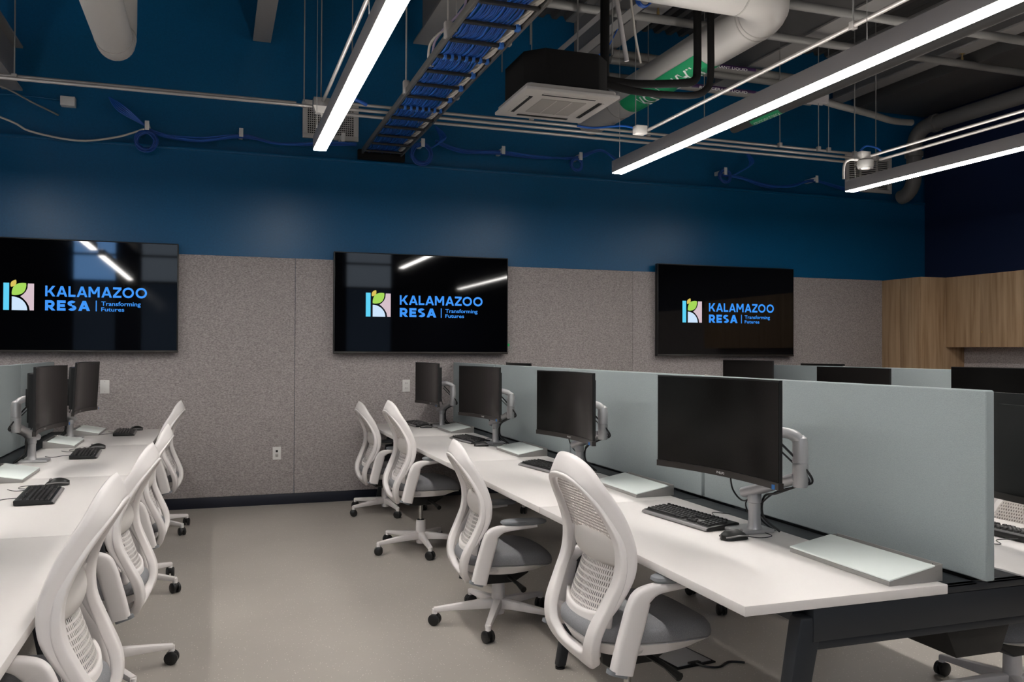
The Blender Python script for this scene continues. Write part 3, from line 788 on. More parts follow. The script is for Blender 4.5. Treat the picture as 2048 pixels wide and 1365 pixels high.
# ---------------------------------------------------------------- wood cabinets
def cabinets():
    t = thing('tall_cabinet', 'tall oak-coloured cabinet in the far right corner', 'cabinet', (7.5, 7.654, 0))
    MB().box(.02, XR - 7.5 - .001, 0, YW - 7.654 - .001, 0, 2.285).build('body', woodm, t, bevel=.002)
    MB().box(0, .02, .003, .293, .02, 2.283).build('door', woodm, t, bevel=.002)
    MB().box(0, .02, .297, .592, .02, 2.283).build('door', woodm, t, bevel=.002)
    ys = [7.650, 7.185, 6.655, 6.13, 5.60, 5.08, 4.55, 4.03, 3.5]
    for i in range(0, 8, 2):
        y1, ym, y0 = ys[i], ys[i + 1], ys[i + 2]
        c = thing('wall_cabinet', ('oak wall cabinet next to the tall cabinet, with a small lock', 'second oak wall cabinet from the tall one, cut by the right edge', 'third oak wall cabinet from the tall one, outside the frame', 'fourth oak wall cabinet from the tall one, outside the frame')[i // 2], 'cabinet', (7.87, y0, 1.49), 0, 'oak wall cabinets')
        MB().box(.02, XR - 7.87 - .021, 0.001, y1 - y0 - .001, 0, .795).build('body', woodm, c, bevel=.001)
        MB().box(0, .02, .002, ym - y0 - .0015, 0, .795).build('door', woodm, c, bevel=.001)
        d = MB().box(0, .02, ym - y0 + .0015, y1 - y0 - .002, 0, .795).build('door', woodm, c, bevel=.001)
        MB().cyl((-.006, ym - y0 - .025, .165), (.001, ym - y0 - .025, .165), .009, 12).build('lock', brass, c)
    b = thing('base_cabinet', 'low oak cabinet run under the wall cabinets, hidden behind the desks', 'cabinet', (7.55, 3.5, 0))
    MB().box(.02, XR - 7.55 - .001, 0, 4.15, .08, .86).build('body', woodm, b, bevel=.002)
    MB().box(-.02, XR - 7.55 - .001, 0, 4.15, .861, .895).build('worktop', deskm, b, bevel=.003)
    for k in range(8): MB().box(0, .02, .003 + k * .519, .515 + k * .519, .09, .85).build('door', woodm, b, bevel=.001)
cabinets()

# ---------------------------------------------------------------- desk benches
SEG = [(2.03, 3.615), (3.619, 5.24), (5.244, 6.88), (6.884, 8.20)]
ZT = .73
def bench(x0, label, y_first=2.03):
    """x0 left edge; two desk rows 0.715 deep with a dark channel between"""
    t = thing('desk_bench', label, 'desk', (x0, y_first, 0))
    D = .715; G = .315
    off = -y_first
    for sx in (0, D + G):
        for a, b in SEG:
            MB().box(sx, sx + D, a + off, b + off, ZT - .029, ZT).build('worktop', deskm, t, bevel=.0025)
    # channel covers between the rows, left and right of the screens
    for a, b in SEG:
        MB().box(D + .004, D + .118, a + off + .004, b + off - .004, ZT - .012, ZT - .004).build('channel_cover', charcoal, t, bevel=.002)
        MB().box(D + .160, D + G - .004, a + off + .004, b + off - .004, ZT - .012, ZT - .004).build('channel_cover', charcoal, t, bevel=.002)
    Ltot = SEG[-1][1] + off
    for x in (.20, D + .02, D + G - .06, 2 * D + G - .24):
        MB().box(x, x + .04, .06, Ltot - .02, ZT - .079, ZT - .030).build('side_rail', charcoal, t, bevel=.003)
    # end beams
    for y in (.004, Ltot - .06):
        e = MB().box(.23, 2 * D + G - .23, y, y + .05, ZT - .125, ZT - .030)
        e.build('end_beam', charcoal, t, bevel=.003)
        MB().box(D + .001, D + G - .001, y, y + .02, ZT - .029, ZT - .004).build('channel_cap', charcoal, t, bevel=.002)
        MB().box(.23, 2 * D + G - .23, y + .008, y + .045, ZT - .150, ZT - .126).build('lower_beam', charcoal, t, bevel=.002)
    for y in (.006, 1.55, 3.17, Ltot - .07):
        for s, xa, xb in ((1, .22, .10), (-1, 2 * D + G - .22, 2 * D + G - .10)):
            w_ = .035 if 0 < y - .01 < 5 else .045
            mb = MB(); z1 = ZT - .055
            mb.v = [(xa - w_ * .7, y, z1), (xa + w_ * 1.1, y, z1), (xa + w_ * 1.1, y + .055, z1), (xa - w_ * .7, y + .055, z1),
                    (xb - w_ * .6, y + .005, .012), (xb + w_ * .6, y + .005, .012), (xb + w_ * .6, y + .05, .012), (xb - w_ * .6, y + .05, .012)]
            mb.f = [(0, 1, 2, 3), (7, 6, 5, 4), (0, 4, 5, 1), (1, 5, 6, 2), (2, 6, 7, 3), (3, 7, 4, 0)]
            l = mb.build('leg', charcoal, t, bevel=.008)
            MB().lathe([(0, 0), (.022, 0), (.022, .010), (.008, .0125), (0, .0125)], (xb, y + .027, 0), 14).build('foot', blackp, l)
    # cable basket
    mb = MB().prism([(.74, .60), (1.02, .60), (.97, .485), (.79, .485)], .04, Ltot - .1)
    mb.build('cable_basket', blackp, t, bevel=.004)
    return t
bench(1.380, 'long white desk bench in the middle right, with charcoal legs')
bench(-.44 - 1.745, 'long white desk bench along the left edge of the view')
bench(4.94, 'long white desk bench near the right wall, mostly hidden behind the middle screens')

def screens(xc, labels, xs=.0175, zt=1.315):
    for (a, b), lb in zip([(2.005, 3.60), (3.625, 5.235), (5.255, 6.875), (6.895, 8.20)], labels):
        t = thing('privacy_screen', lb, 'desk screen', (xc, a, 0), 0, 'teal-grey fabric desk screens')
        MB().box(-xs, xs, 0, b - a, ZT + .003, zt).build('panel', screenf, t, bevel=.006, seg=3)
        MB().box(-.012, .012, .25, .33, ZT - .02, ZT + .01).box(-.012, .012, b - a - .33, b - a - .25, ZT - .02, ZT + .01).build('clamp', charcoal, t, bevel=.002)
        MB().box(-.008, .008, b - a - .004, b - a + .014, zt - .03, zt + .004).build('joint_clip', acgrille, t, bevel=.002)
ordn = ('nearest', 'second nearest', 'third nearest', 'farthest')
screens(2.236, ['%s teal-grey fabric screen on the middle right bench' % o for o in ordn])
screens(-1.312, ['%s teal-grey fabric screen on the left bench' % o for o in ordn], zt=1.322)
screens(5.80, ['%s teal-grey fabric screen on the far right bench' % o for o in ordn], zt=1.290)

# ---------------------------------------------------------------- office chair
def xprof(z):  # side profile of the rear loop
    return interp([(.25, -.185), (.275, -.198), (.32, -.222), (.38, -.224), (.46, -.192), (.54, -.152), (.62, -.133), (.70, -.148), (.78, -.187), (.885, -.258), (.97, -.29)], z)
def make_chair():
    t = thing('office_chair', '', 'chair', (0, 0, 0), 0, 'white task chairs')
    # base
    b = MB().lathe([(.0, .045), (.030, .045), (.034, .06), (.037, .10), (.034, .208), (.031, .212), (0, .212)], n=24)
    for k in range(5):
        a = 2 * pi * k / 5; d = Vector((cos(a), sin(a), 0)); R = []
        for s in range(8):
            q = s / 7; r = .015 + .325 * q; z = .118 - .030 * q ** 1.2; w_ = .046 - .016 * q; h = .058 - .034 * q
            c = d * r + Vector((0, 0, z - h * .3)); side = Vector((-sin(a), cos(a), 0))
            R.append([c + side * p + Vector((0, 0, 1)) * q2 for p, q2 in rrect(w_, h, 2, .3)])
        b.rings(R)
        b.cyl(d * .335 + Vector((0, 0, .058)), d * .335 + Vector((0, 0, .085)), .014, 12)
    base = b.build('star_base', chw, t)
    for k in range(5):
        a = 2 * pi * k / 5 + 0.0
        c = MB()
        sw = 1.1 + k * 1.3
        ax = Vector((cos(a + sw), sin(a + sw), 0)); p = Vector((cos(a), sin(a), 0)) * .335 + Vector((0, 0, .0305))
        for s in (-1, 1):
            c.tube([p + ax * s * .006, p + ax * s * .009, p + ax * s * .021, p + ax * s * .025], [.026, .030, .030, .024], 20)
        c.cyl(p + Vector((0, 0, .0)), p + Vector((0, 0, .036)), .010, 10)
        hood = Vector((-sin(a + sw), cos(a + sw), 0))
        c.tube([p + hood * .0 + Vector((0, 0, .012)) - ax * .006, p + Vector((0, 0, .012)) + ax * .006], .022, 12)
        cm = c.build('caster', casterm, base)
    MB().lathe([(0, .205), (.0135, .205), (.0135, .36), (0, .36)], n=18).build('gas_lift', chrome, t)
    MB().lathe([(0, .208), (.026, .208), (.026, .2165), (0, .2165)], n=18).build('lift_collar', blackp, t)
    up_ = []
    def U(mb, name, m, par=None, **k):
        o = mb.build(name, m, par or t, **k)
        if par is None: up_.append(o)
        return o
    # mechanism with lever
    m_ = MB().prism([(-.13, .235), (-.10, .215), (.07, .218), (.15, .265), (.15, .295), (-.13, .295)], -.065, .065)
    mech = U(m_, 'mechanism', blackp, bevel=.008)
    U(MB().tube([(.04, -.06, .25), (.06, -.17, .24), (.075, -.235, .225)], [.010, .010, .016], 8), 'lever', blackp, mech)
    # seat pan
    def outline(s, n=48):
        pts = []
        for k in range(n):
            a = 2 * pi * k / n; c_, s_ = cos(a), sin(a); e = .62
            x = .245 * abs(c_) ** e * (1 if c_ > 0 else -1); y = .242 * abs(s_) ** e * (1 if s_ > 0 else -1)
            y *= 1 - .10 * max(0, -x / .245)
            pts.append((x * s + .022, y * s))
        return pts
    def layer(s, zf, dz=0):
        return [Vector((x, y, zf(x) + dz)) for x, y in outline(s)]
    drop = lambda x: -.030 * max(0, (x - .10) / .165) ** 2
    zb = lambda x: .296 + .22 * max(0, x - .05) * .35
    pan = MB().rings([layer(.62, lambda x: .292), layer(.86, lambda x: .300 + .10 * max(0, x)), layer(.965, lambda x: .342 + drop(x)), layer(.93, lambda x: .346 + drop(x))])
    U(pan, 'seat_pan', chw)
    cz = lambda x: .345 + drop(x)
    cush = MB().rings([layer(.95, cz), layer(.99, cz, .008), layer(1.0, cz, .024), layer(.985, cz, .042), layer(.93, cz, .056), layer(.82, cz, .064), layer(.5, cz, .066), layer(.15, cz, .066)])
    U(cush, 'seat_cushion', seatf)
    # rear loop
    half = [(.0, .270), (.075, .272), (.135, .290), (.172, .335), (.194, .400), (.213, .49), (.222, .58), (.219, .67), (.203, .745), (.176, .81), (.128, .862), (.068, .884), (0, .889)]
    ctrl = [Vector((xprof(z), y, z)) for y, z in half] + [Vector((xprof(z), -y, z)) for y, z in half[-2:0:-1]]
    P = catmull(ctrl, 6, True); N = len(P)
    def dims(i):
        z = P[i].z; w_ = interp([(.25, .066), (.30, .070), (.38, .060), (.50, .052), (.60, .052), (.70, .044), (.82, .030), (.89, .022)], z)
        d_ = interp([(.25, .034), (.40, .036), (.60, .028), (.89, .018)], z); return w_, d_
    loop = sweep(MB(), P, dims, lambda i: (1, 0, interp([(.25, .9), (.30, .35), (.45, -.35), (.62, -.1), (.75, .25), (.9, .5)], P[i].z)), True, .26)
    frame = U(loop, 'back_frame', chw)
    # hood: flared shell from the loop forward and up
    halfF = [(.226, .44, -.185), (.236, .50, -.140), (.245, .58, -.100), (.250, .66, -.095), (.246, .735, -.116), (.230, .805, -.148), (.200, .872, -.188), (.148, .928, -.213), (.080, .957, -.228), (0, .965, -.233)]
    halfR = [(.220, .43), (.226, .49), (.230, .58), (.223, .67), (.209, .745), (.182, .81), (.135, .866), (.090, .885), (.042, .894), (0, .895)]
    fr = catmull([(x, y, z) for y, z, x in halfF] + [(x, -y, z) for y, z, x in halfF[-2::-1]], 5)
    rr = catmull([(xprof(z) + .002, y, z) for y, z in halfR] + [(xprof(z) + .002, -y, z) for y, z in halfR[-2::-1]], 5)
    rows = []
    for q in range(6):
        f = q / 5; row = []
        for a, c in zip(rr, fr):
            p = a.lerp(c, f); o_ = .010 * sin(pi * f)
            p = p + Vector((-.6, 0, -.5)).normalized() * o_; row.append(p)
        rows.append(row)
    U(MB().grid(rows), 'back_hood', chw, frame, solid=.011, offset=0)
    # link to the seat
    lk_ = sweep(MB(), catmull([(-.205, 0, .268), (-.12, 0, .262), (-.03, 0, .262)], 4), lambda i: (.10, .028), lambda i: (0, 0, 1))
    U(lk_, 'back_link', chw)
    # upper knit mesh
    def hw(z): return interp([(.60, .212), (.67, .210), (.745, .194), (.81, .165), (.85, .128), (.875, .075)], z)
    rows = []; uv = []
    for i in range(15):
        z = .675 + (.872 - .675) * i / 14; r = []; u = []
        for k in range(17):
            y = hw(z) * (2 * k / 16 - 1); r.append((xprof(z) + .012 + .25 * y * y * 0, y, z)); u.append((y + 1, z))
        rows.append(r); uv.append(u)
    U(MB().grid(rows, uv), 'back_mesh', meshm)
    # lumbar band
    rows = []
    for i in range(9):
        q = i / 8; r = []
        for k in range(17):
            s = 2 * k / 16 - 1; z = .598 + .088 * q - .010 * (1 - s * s) * (1 - q); y = .206 * s
            r.append((-.133 - .022 * sin(pi * q) ** .7 * (1 - .6 * s * s) + .030 * s * s, y, z))
        rows.append(r)
    U(MB().grid(rows), 'lumbar_band', lumb, solid=.012, offset=0)
    # slotted lower shell, and its rim
    def sx(z, s): return interp([(.385, -.198), (.43, -.193), (.50, -.170), (.56, -.149), (.63, -.127)], z) + .045 * abs(s) ** 2.2
    rows = []; uv = []
    for i in range(13):
        z = .425 + (.622 - .425) * i / 12; hw_ = interp([(.42, .178), (.52, .170), (.62, .165)], z); r = []; u = []
        for k in range(21):
            s = 2 * k / 20 - 1; r.append((sx(z, s), hw_ * s, z)); u.append((hw_ * s + 1, z))
        rows.append(r); uv.append(u)
    U(MB().grid(rows, uv), 'lower_shell', slotm)
    rows = []
    for i in range(5):
        z = .375 + .055 * i / 4; r = []
        for k in range(21):
            s = 2 * k / 20 - 1; r.append((sx(z, s) - .003, .182 * s, z + .02 * s * s))
        rows.append(r)
    U(MB().grid(rows), 'shell_rim', chw, solid=.012, offset=0)
    # arms
    for s in (-1, 1):
        A = [(-.205, .280, .292), (-.190, .284, .36), (-.172, .288, .43), (-.152, .291, .50), (-.128, .294, .545), (-.085, .296, .564), (-.03, .297, .568), (.04, .297, .568), (.12, .297, .568)]
        p = catmull([(x, y * s, z) for x, y, z in A], 6); n = len(p)
        def ad(i):
            q = i / (n - 1)
            w_ = interp([(0, .078), (.35, .078), (.50, .070), (.60, .056), (.72, .034), (1, .014)], q)
            return w_, interp([(0, .044), (.5, .040), (.7, .042), (1, .046)], q)
        # keep the outer/top edge straight: shift the centre line down by half the lost width
        pp = []
        for i in range(n):
            q = i / (n - 1); t_ = (p[min(i + 1, n - 1)] - p[max(i - 1, 0)]).normalized(); nrm = Vector((t_.z, 0, -t_.x))
            pp.append(p[i] + nrm * (ad(i)[0] / 2))
        arm = sweep(MB(), pp, ad, lambda i: (0, s, 0), False, .36)
        a_ = U(arm, 'armrest', chw)
        U(sweep(MB(), [p[0] + Vector((.026, 0, -.002)), p[0] + Vector((.022, 0, -.014))], lambda i: (.074, .040), lambda i: (0, s, 0)), 'arm_end_cap', chg, a_)
        rows = []
        for q, sc in ((0, .92), (.35, 1), (.75, .98), (1, .86)):
            r = []
            for k in range(28):
                a = 2 * pi * k / 28; c_, s_ = cos(a), sin(a)
                r.append(Vector((.058 + .118 * sc * abs(c_) ** .7 * (1 if c_ > 0 else -1), s * .285 + .043 * sc * abs(s_) ** .7 * (1 if s_ > 0 else -1), .569 + .021 * q)))
            rows.append(r)
        U(MB().rings(rows), 'arm_pad', chg, a_)
        U(MB().box(-.14, .02, s * .215, s * .268, .312, .336) if False else MB().tube([(-.06, s * .20, .325), (-.13, s * .262, .335), (-.155, s * .278, .36)], [.016, .018, .018], 8), 'arm_bracket', chw, a_)
    return t, up_
chair0, UP = make_chair()
UPN = set(o.name.split('.')[0] for o in UP)
CH = [  # x, y, facing(+1 right), yaw deg, seat lift, base turn (rad, world), label
    (1.409, 2.797, 1, .5, .108, .9, 'nearest white chair on the right, its slotted back close to the camera'),
    (1.423, 4.331, 1, -4.3, .0, -3.291, 'second nearest white chair at the right bench, grey armpad clear of the desk'),
    (1.409, 6.082, 1, .6, .108, -2.859, 'third white chair at the right bench, raised on a tall chrome stem'),
    (1.439, 7.594, 1, 1.6, .015, -2.703, 'farthest white chair at the right bench, beside the felt wall'),
    (-.505, 2.70, -1, -2.7, .108, .3, 'nearest white chair at the left bench, cut by the bottom edge'),
    (-.498, 4.12, -1, -4.7, .051, .287, 'second nearest white chair at the left bench'),
    (-.504, 5.601, -1, -1.4, .014, -.514, 'third white chair at the left bench'),
    (-.491, 7.311, -1, -4.8, .061, -.683, 'farthest white chair at the left bench, beside the felt wall'),
    (3.08, 2.66, -1, 4, .0, 2.9, 'white chair behind the middle bench at the right edge, mostly hidden'),
    (2.90, 4.22, -1, 0, .0, 2.4, 'white chair on the far side of the middle bench, seen under the desk'),
    (2.93, 5.85, -1, 3, .05, 1.2, 'white chair on the far side of the middle bench, second from the wall'),
    (2.90, 7.15, -1, 0, .0, 2.0, 'white chair on the far side of the middle bench, nearest the wall')]
def kids(o): return [c for c in bpy.data.objects if c.parent == o]
roots = [chair0] + [None] * (len(CH) - 1)
for i in range(1, len(CH)):
    roots[i] = dup(chair0)
for r, (x, y, s, th, dz, ph, lb) in zip(roots, CH):
    rz = radians(th) if s > 0 else pi + radians(th)
    r.location = (x, y, 0); r.rotation_euler = (0, 0, rz); r['label'] = lb
    for k in kids(r):
        n = k.name.split('.')[0]
        if n in UPN: k.location = (0, 0, dz)
        elif n == 'star_base': k.rotation_euler = (0, 0, ph - rz)

fb = thing('floor_box', 'flat metal floor outlet box under the middle bench, with a short black cord', 'floor box', (2.06, 3.56, 0), radians(8))
MB().box(-.11, .11, -.13, .13, 0, .006).build('frame', blackp, fb, bevel=.002)
MB().box(-.095, .095, -.115, .115, .006, .009).build('lid', alu, fb, bevel=.001)
MB().box(-.03, .03, -.125, -.10, .006, .016).build('cord_exit', blackp, fb, bevel=.002)
MB().tube(catmull([(0, -.12, .012), (.02, -.17, .01), (.08, -.19, .005), (.16, -.16, .005), (.22, -.20, .005)], 6), .005, 8).build('cord', kcable, fb)

# ---------------------------------------------------------------- monitor on arm
def make_monitor(box=True):
    """screen faces -x; width runs along y; origin at the centre of the screen, z=0 at its bottom"""
    t = thing('curved_monitor', '', 'monitor', (0, 0, 0), 0, 'curved ultrawide monitors')
    W, H, Rr = .715, .350, 1.5
    def arc(y, off): a = y / Rr; return (Rr + off - (Rr + off) * cos(a) * 1.0 - off, sin(a) * (Rr + off))
    def pos(y, off, z):
        a = y / Rr; rad = Rr + off      # centre of curvature at x=-Rr
        return (-Rr + rad * cos(a), rad * sin(a), z)
    n = 24; ys = [W * (k / n - .5) for k in range(n + 1)]
    def shell(z0, z1, o0, o1, yy=ys):
        R = [[pos(y, o0, z0), pos(y, o0, z1), pos(y, o1, z1), pos(y, o1, z0)] for y in yy]
        return MB().rings([[Vector(p) for p in r] for r in R])
    shell(.022, H + .018, 0, .012).build('case', blackp, t, ang=50)
    ys2 = [y * .990 for y in ys]
    shell(.024, H + .012, -.0012, .0, ys2).build('screen', scrm, t, ang=50)
    ch = shell(-.002, .022, -.004, .016, [y * 1.004 for y in ys]).build('chin', chin, t, ang=50)
    ysb = [y * .8 for y in ys]
    shell(.04, H - .02, .012, .035, ysb).build('rear_bulge', blackp, t, ang=50)
    text_mesh('PHILIPS', 'brand_print', whitem, ch, (-.022, .022, .006, .015), lambda u, v: (pos(-u, -.0048, v)), 0)
    MB().box(-.0062, -.0045, -.345, -.331, .002, .018).build('corner_sticker', sticker, ch, smooth=False).location = (-.052, -.004, 0)
    # client box and mount
    MB().box(.036, .070, -.10, .08, .05, .33).build('client_box', blackp, t, bevel=.004)
    MB().box(.070, .085, -.05, .05, .14, .24).build('mount_plate', blackp, t, bevel=.003)
    return t
def make_arm():
    """origin at the middle of the clamp foot on the desk; carries a screen whose back is toward -x,-y"""
    t = thing('monitor_arm', '', 'monitor arm', (0, 0, 0), 0, 'silver monitor arms')
    MB().box(-.085, .075, -.065, .065, 0, .016).build('foot_plate', alu, t, bevel=.006)
    MB().lathe([(0, .016), (.030, .016), (.025, .03), (.023, .06), (.023, .115), (.026, .118), (.026, .16), (.020, .172), (0, .172)], (.005, -.03, 0), 24).build('post', alu, t)
    a = sweep(MB(), [Vector(p) for p in ((-.010, .01, .150), (.005, -.05, .170), (.035, -.15, .208), (.05, -.235, .238))], lambda i: (.060, .038), lambda i: (0, .4, 1))
    a.build('lower_arm', alu, t)
    MB().lathe([(0, .205), (.024, .205), (.028, .215), (.028, .29), (.0265, .291), (.0265, .295), (.028, .296), (.028, .36), (.024, .385), (.012, .395), (0, .396)], (.052, -.245, 0), 24).build('elbow_post', alu, t)
    sweep(MB(), catmull([(.052, -.245, .365), (.03, -.235, .395), (-.02, -.215, .405), (-.065, -.195, .39)], 4), lambda i: (.048, .036), lambda i: (0, .3, 1)).build('head', alu, t)
    MB().cyl((-.06, -.20, .385), (-.090, -.185, .385), .030, 18).build('tilt_joint', chrome, t)
    c = MB()
    c.tube(catmull([(-.02, -.20, .38), (.02, -.23, .33), (.06, -.27, .27), (.085, -.27, .225), (.06, -.22, .205), (.02, -.15, .17), (.035, -.05, .14), (.045, -.03, .06), (.10, -.06, .003)], 6), .0045, 6)
    c.tube(catmull([(-.02, -.18, .36), (.03, -.22, .30), (.075, -.26, .24), (.07, -.25, .215), (.03, -.13, .17), (.03, -.03, .10), (.06, .02, .02), (.11, .05, .0)], 6), .0035, 6)
    c.tube(catmull([(-.03, -.10, .34), (.0, -.06, .22), (.045, .0, .16), (.02, .05, .10), (.05, .04, .03), (.10, .02, 0)], 6), .003, 6)
    c.tube(catmull([(-.02, .10, .22), (.02, .14, .14), (.04, .10, .10), (.05, .02, .12), (.04, -.02, .05), (.10, -.03, 0)], 6), .0035, 6)
    c.build('cable_bundle', kcable, t)
    return t
mon0 = make_monitor(); arm0 = make_arm()
MON = [  # x, y (screen centre), z bottom, facing yaw (0 faces -x), label
    (1.80, 2.80, .965, 6, 'nearest curved monitor on the right bench, large and dark'),
    (1.838, 4.35, .950, 3, 'second curved monitor from the camera on the right bench'),
    (1.815, 5.88, .950, 7, 'third curved monitor from the camera on the right bench'),
    (1.80, 7.40, .955, 3, 'farthest curved monitor on the right bench, in front of the felt wall'),
    (-.86, 3.35, .960, 180, 'left bench monitor just outside the left edge'),
    (-.92, 5.52, .965, 176, 'nearer of the two monitors on the left bench, seen edge-on'),
    (-.93, 6.95, .970, 175, 'farther of the two monitors on the left bench, slightly tilted'),
    (2.72, 2.08, .893, 180, 'dark back of the monitor right of the nearest screen end'),
    (2.72, 4.6, .900, 180, 'monitor on the far side of the middle bench, hidden by its screen'),
    (2.72, 6.1, .900, 180, 'monitor on the far side of the middle bench, hidden, third from camera'),
    (2.72, 7.80, .948, 180, 'monitor peeking over the middle bench screen near the wall'),
    (5.35, 7.79, .972, 0, 'monitor under the right television, its top above the middle screen'),
    (5.35, 6.20, .928, 0, 'black monitor in the middle of the far right bench'),
    (5.35, 4.65, .955, 0, 'black monitor at the right edge on the far right bench'),
    (6.25, 7.80, .935, 180, 'monitor peeking over the farthest bench screen by the cabinet')]
mroots = [mon0] + [dup(mon0) for _ in MON[1:]]
aroots = [arm0] + [dup(arm0) for _ in MON[1:]]
ARM = [(1.975, 2.88), (2.005, 4.64), (1.995, 6.20), (1.975, 7.74), (-1.06, 3.7), (-1.06, 6.02), (-1.06, 7.50)]
for i, (m_, a_, q) in enumerate(zip(mroots, aroots, MON)):
    x, y, z, yaw, lb = q
    m_.location = (x, y, z); m_.rotation_euler = (0, radians(-3 if i in (6,) else 0), radians(yaw)); m_['label'] = lb
    s = 1 if yaw < 90 else -1
    if x > 5 and s > 0: m_.scale = (1, 1.3, 1)
    if i == 7: m_.scale = (1, 1.1, 1.06)
    if i < len(ARM): ax, ay = ARM[i]
    else: ax, ay = x + .20 * s, y + .3 * s
    a_.location = (ax, ay, ZT); a_['label'] = 'silver arm of the ' + lb.split(',')[0]
    if s < 0: a_.rotation_euler = (0, 0, pi if i > 6 else pi)
    if i in (5, 6, 4): a_.scale = (1, -1, 1); a_.rotation_euler = (0, 0, pi)
    if i > 6: a_.location.z = ZT

# ---------------------------------------------------------------- keyboards, mice, boards
def make_keyboard():
    """long side along y, front (user) edge toward -x"""
    t = thing('keyboard', '', 'keyboard', (0, 0, 0), 0, 'black corded keyboards')
    mb = MB().prism([(-.078, .002), (.078, .002), (.080, .024), (.062, .027), (-.066, .016), (-.080, .010)], -.225, .225)
    mb.build('body', blackp, t, bevel=.003)
    MB().prism([(-.084, .003), (-.066, .003), (-.066, .0155), (-.080, .011)], -.222, .222).build('palm_edge', mouseg, t, bevel=.002)
    k = MB()
    def key(x, y, w_, d=.0155):
        z = .0165 + (x + .066) / .128 * .011
        b = len(k.v); h = .0075; e = .0025
        for dx, dy, zz in ((-d / 2, -w_ / 2, 0), (d / 2, -w_ / 2, 0), (d / 2, w_ / 2, 0), (-d / 2, w_ / 2, 0)): k.v.append((x + dx, y + dy, z + zz))
        for dx, dy in ((-d / 2 + e, -w_ / 2 + e), (d / 2 - e, -w_ / 2 + e), (d / 2 - e, w_ / 2 - e), (-d / 2 + e, w_ / 2 - e)): k.v.append((x + dx, y + dy, z + h))
        k.f.extend([(b + 4, b + 5, b + 6, b + 7)] + [(b + i, b + (i + 1) % 4, b + 4 + (i + 1) % 4, b + 4 + i) for i in range(4)])
    for r in range(5):
        x = -.052 + r * .019
        if r == 0:
            for y, w_ in ((.20, .024), (.173, .022), (.146, .022), (.085, .092), (.028, .022), (.0, .022), (-.027, .022)): key(x, y, w_)
        else:
            for c in range(15): key(x, .205 - .0188 * c + .003 * r * 0, .0165)
    for x, y in ((-.052, -.075), (-.052, -.094), (-.052, -.113), (-.033, -.094), (.005, -.075), (.005, -.094), (.005, -.113), (.024, -.075), (.024, -.094), (.024, -.113)): key(x, y, .0165)
    for r in range(5):
        for c in range(4): key(-.052 + r * .019, -.146 - .0188 * c, .0165)
    for c in range(16): key(.050, .205 - .0255 * c, .0165, .011)
    k.build('keys', keym, t, smooth=False)
    MB().tube(catmull([(.080, .06, .012), (.14, .02, .004), (.19, .08, .004), (.235, .02, .004)], 6), .0018, 6).build('cord', kcable, t)
    for y in (-.18, .18): MB().box(.055, .066, y - .012, y + .012, 0, .004).build('foot', blackp, t, bevel=.001)
    return t
def make_mouse():
    t = thing('mouse', '', 'mouse', (0, 0, 0), 0, 'black corded mice')
    R = []
    for i in range(13):
        q = i / 12; x = -.056 + .112 * q; w_ = .0305 * (max(0, 1 - (2 * q - 1) ** 4)) ** .5 + .002; h = (.034 * sin(pi * min(1, .12 + q * .86)) ** .75) + .004
        r = []
        for k in range(16):
            a = 2 * pi * k / 16; c_, s_ = cos(a), sin(a)
            r.append(Vector((x, w_ * c_, .002 + h * max(0, s_) if s_ > 0 else .001)))
        R.append(r)
    MB().rings(R).build('shell', blackp, t)
    for s in (-1, 1):
        pts = [(-.050 + .1 * q / 8, s * (.0305 * (1 - (2 * (q / 8 * .9 + .05) - 1) ** 4) ** .5 + .0015), .012 + .006 * sin(pi * q / 8)) for q in range(9)]
        MB().tube(pts, .003, 6).build('side_band', mouseg, t)
    MB().tube([(.030, -.003, .030), (.030, .003, .030)], .008, 12).build('wheel', mouseg, t)
    MB().tube(catmull([(.056, 0, .006), (.10, -.03, .003), (.16, -.02, .003), (.17, .05, .003), (.12, .10, .003), (.18, .13, .003), (.22, .06, .003)], 6), .0017, 6).build('cord', kcable, t)
    return t
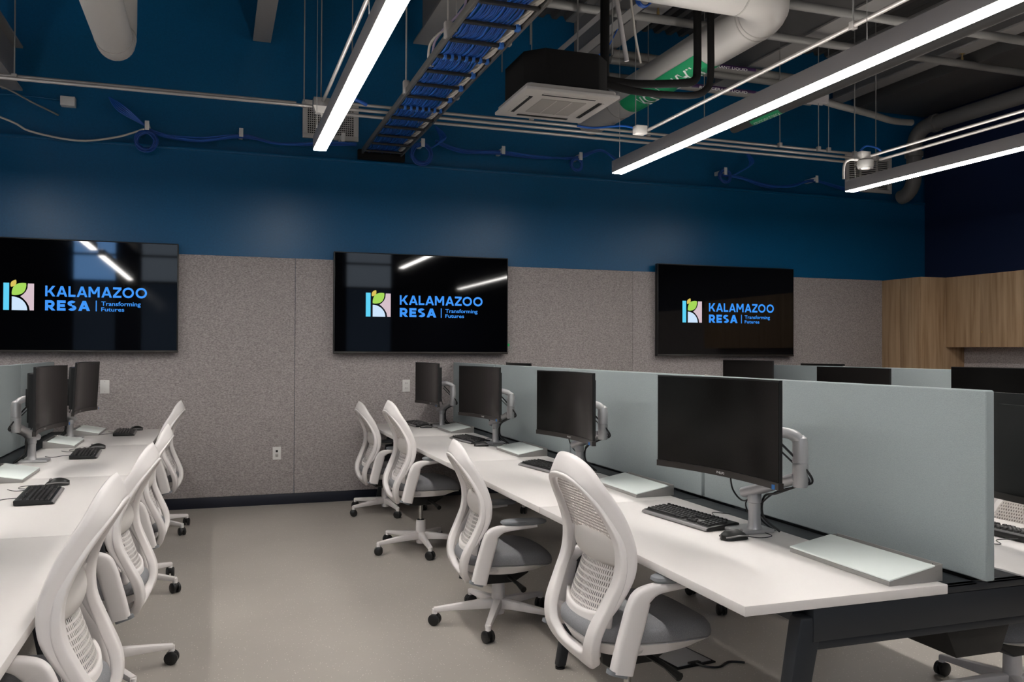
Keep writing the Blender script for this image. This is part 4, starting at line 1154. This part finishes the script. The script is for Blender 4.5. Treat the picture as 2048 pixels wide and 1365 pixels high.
def make_board():
    """long side along y, low edge toward -x"""
    t = thing('glass_desk_board', '', 'desk board', (0, 0, 0), 0, 'glass-topped desk boards')
    L = .235
    for y in (-L, L - .004): MB().prism([(-.10, .0), (.10, .0), (.10, .050), (.072, .050), (-.10, .014)], y, y + .004).build('side_plate', boardg, t, bevel=.001)
    MB().box(-.103, -.099, -L, L, 0, .014).build('front_lip', boardg, t, bevel=.001)
    MB().box(.072, .10, -L, L, .030, .034).box(.097, .10, -L, L, .03, .052).build('pen_tray', boardg, t, bevel=.001)
    MB().prism([(-.103, .0145), (.070, .0455), (.070, .0505), (-.103, .0195)], -L - .001, L + .001).build('glass_top', glassw, t, bevel=.0012)
    for y in (-L + .02, L - .02): MB().box(.072, .078, y - .006, y + .006, .022, .052).build('clip', chrome, t, bevel=.001)
    return t
kb0, ms0, bd0 = make_keyboard(), make_mouse(), make_board()
KB = [(1.86, 3.14, 6, 'nearest keyboard on the right bench, fully in view'), (1.87, 4.76, 8, 'keyboard behind the nearest chair top on the right bench'),
      (1.87, 6.42, 6, 'third keyboard from the camera on the right bench'), (1.80, 7.93, 3, 'farthest keyboard on the right bench, by the wall'),
      (-.775, 4.56, 183, 'nearest keyboard on the left bench, fully in view'), (-.80, 6.28, 183, 'second keyboard from the camera on the left bench'),
      (-.70, 7.80, 182, 'farthest keyboard on the left bench, near the wall'), (2.89, 2.46, 180, 'keyboard right of the nearest screen end, cut by the right edge')]
MS = [(1.835, 2.77, 4, 'nearest mouse on the right bench, beside the keyboard'), (1.87, 4.43, 0, 'mouse on the right bench hidden behind the nearest chair top'),
      (1.85, 6.04, 0, 'third mouse from the camera on the right bench'), (1.81, 7.62, 0, 'farthest mouse on the right bench'),
      (-.76, 4.94, 190, 'nearest mouse on the left bench, behind the keyboard'), (-.78, 6.66, 190, 'second mouse from the camera on the left bench'),
      (-.64, 8.08, 190, 'farthest mouse on the left bench, near the wall')]
BD = [(2.010, 2.30, 0, 'nearest white glass board on the right bench, at the desk end'), (2.010, 3.93, 0, 'second white glass board from the camera on the right bench'),
      (1.995, 5.575, 0, 'third white glass board from the camera on the right bench'), (1.995, 7.29, 0, 'farthest white glass board on the right bench'),
      (-1.05, 5.33, 180, 'nearest white glass board on the left bench'), (-1.04, 7.02, 180, 'second white glass board from the camera on the left bench'),
      (-.99, 7.95, 180, 'farthest white glass board on the left bench, by the wall'), (2.545, 3.2, 180, 'white glass board behind the nearest middle screen')]
for src, tab in ((kb0, KB), (ms0, MS), (bd0, BD)):
    rs = [src] + [dup(src) for _ in tab[1:]]
    for r, (x, y, a, lb) in zip(rs, tab):
        r.location = (x, y, ZT + .0005); r.rotation_euler = (0, 0, radians(a)); r['label'] = lb
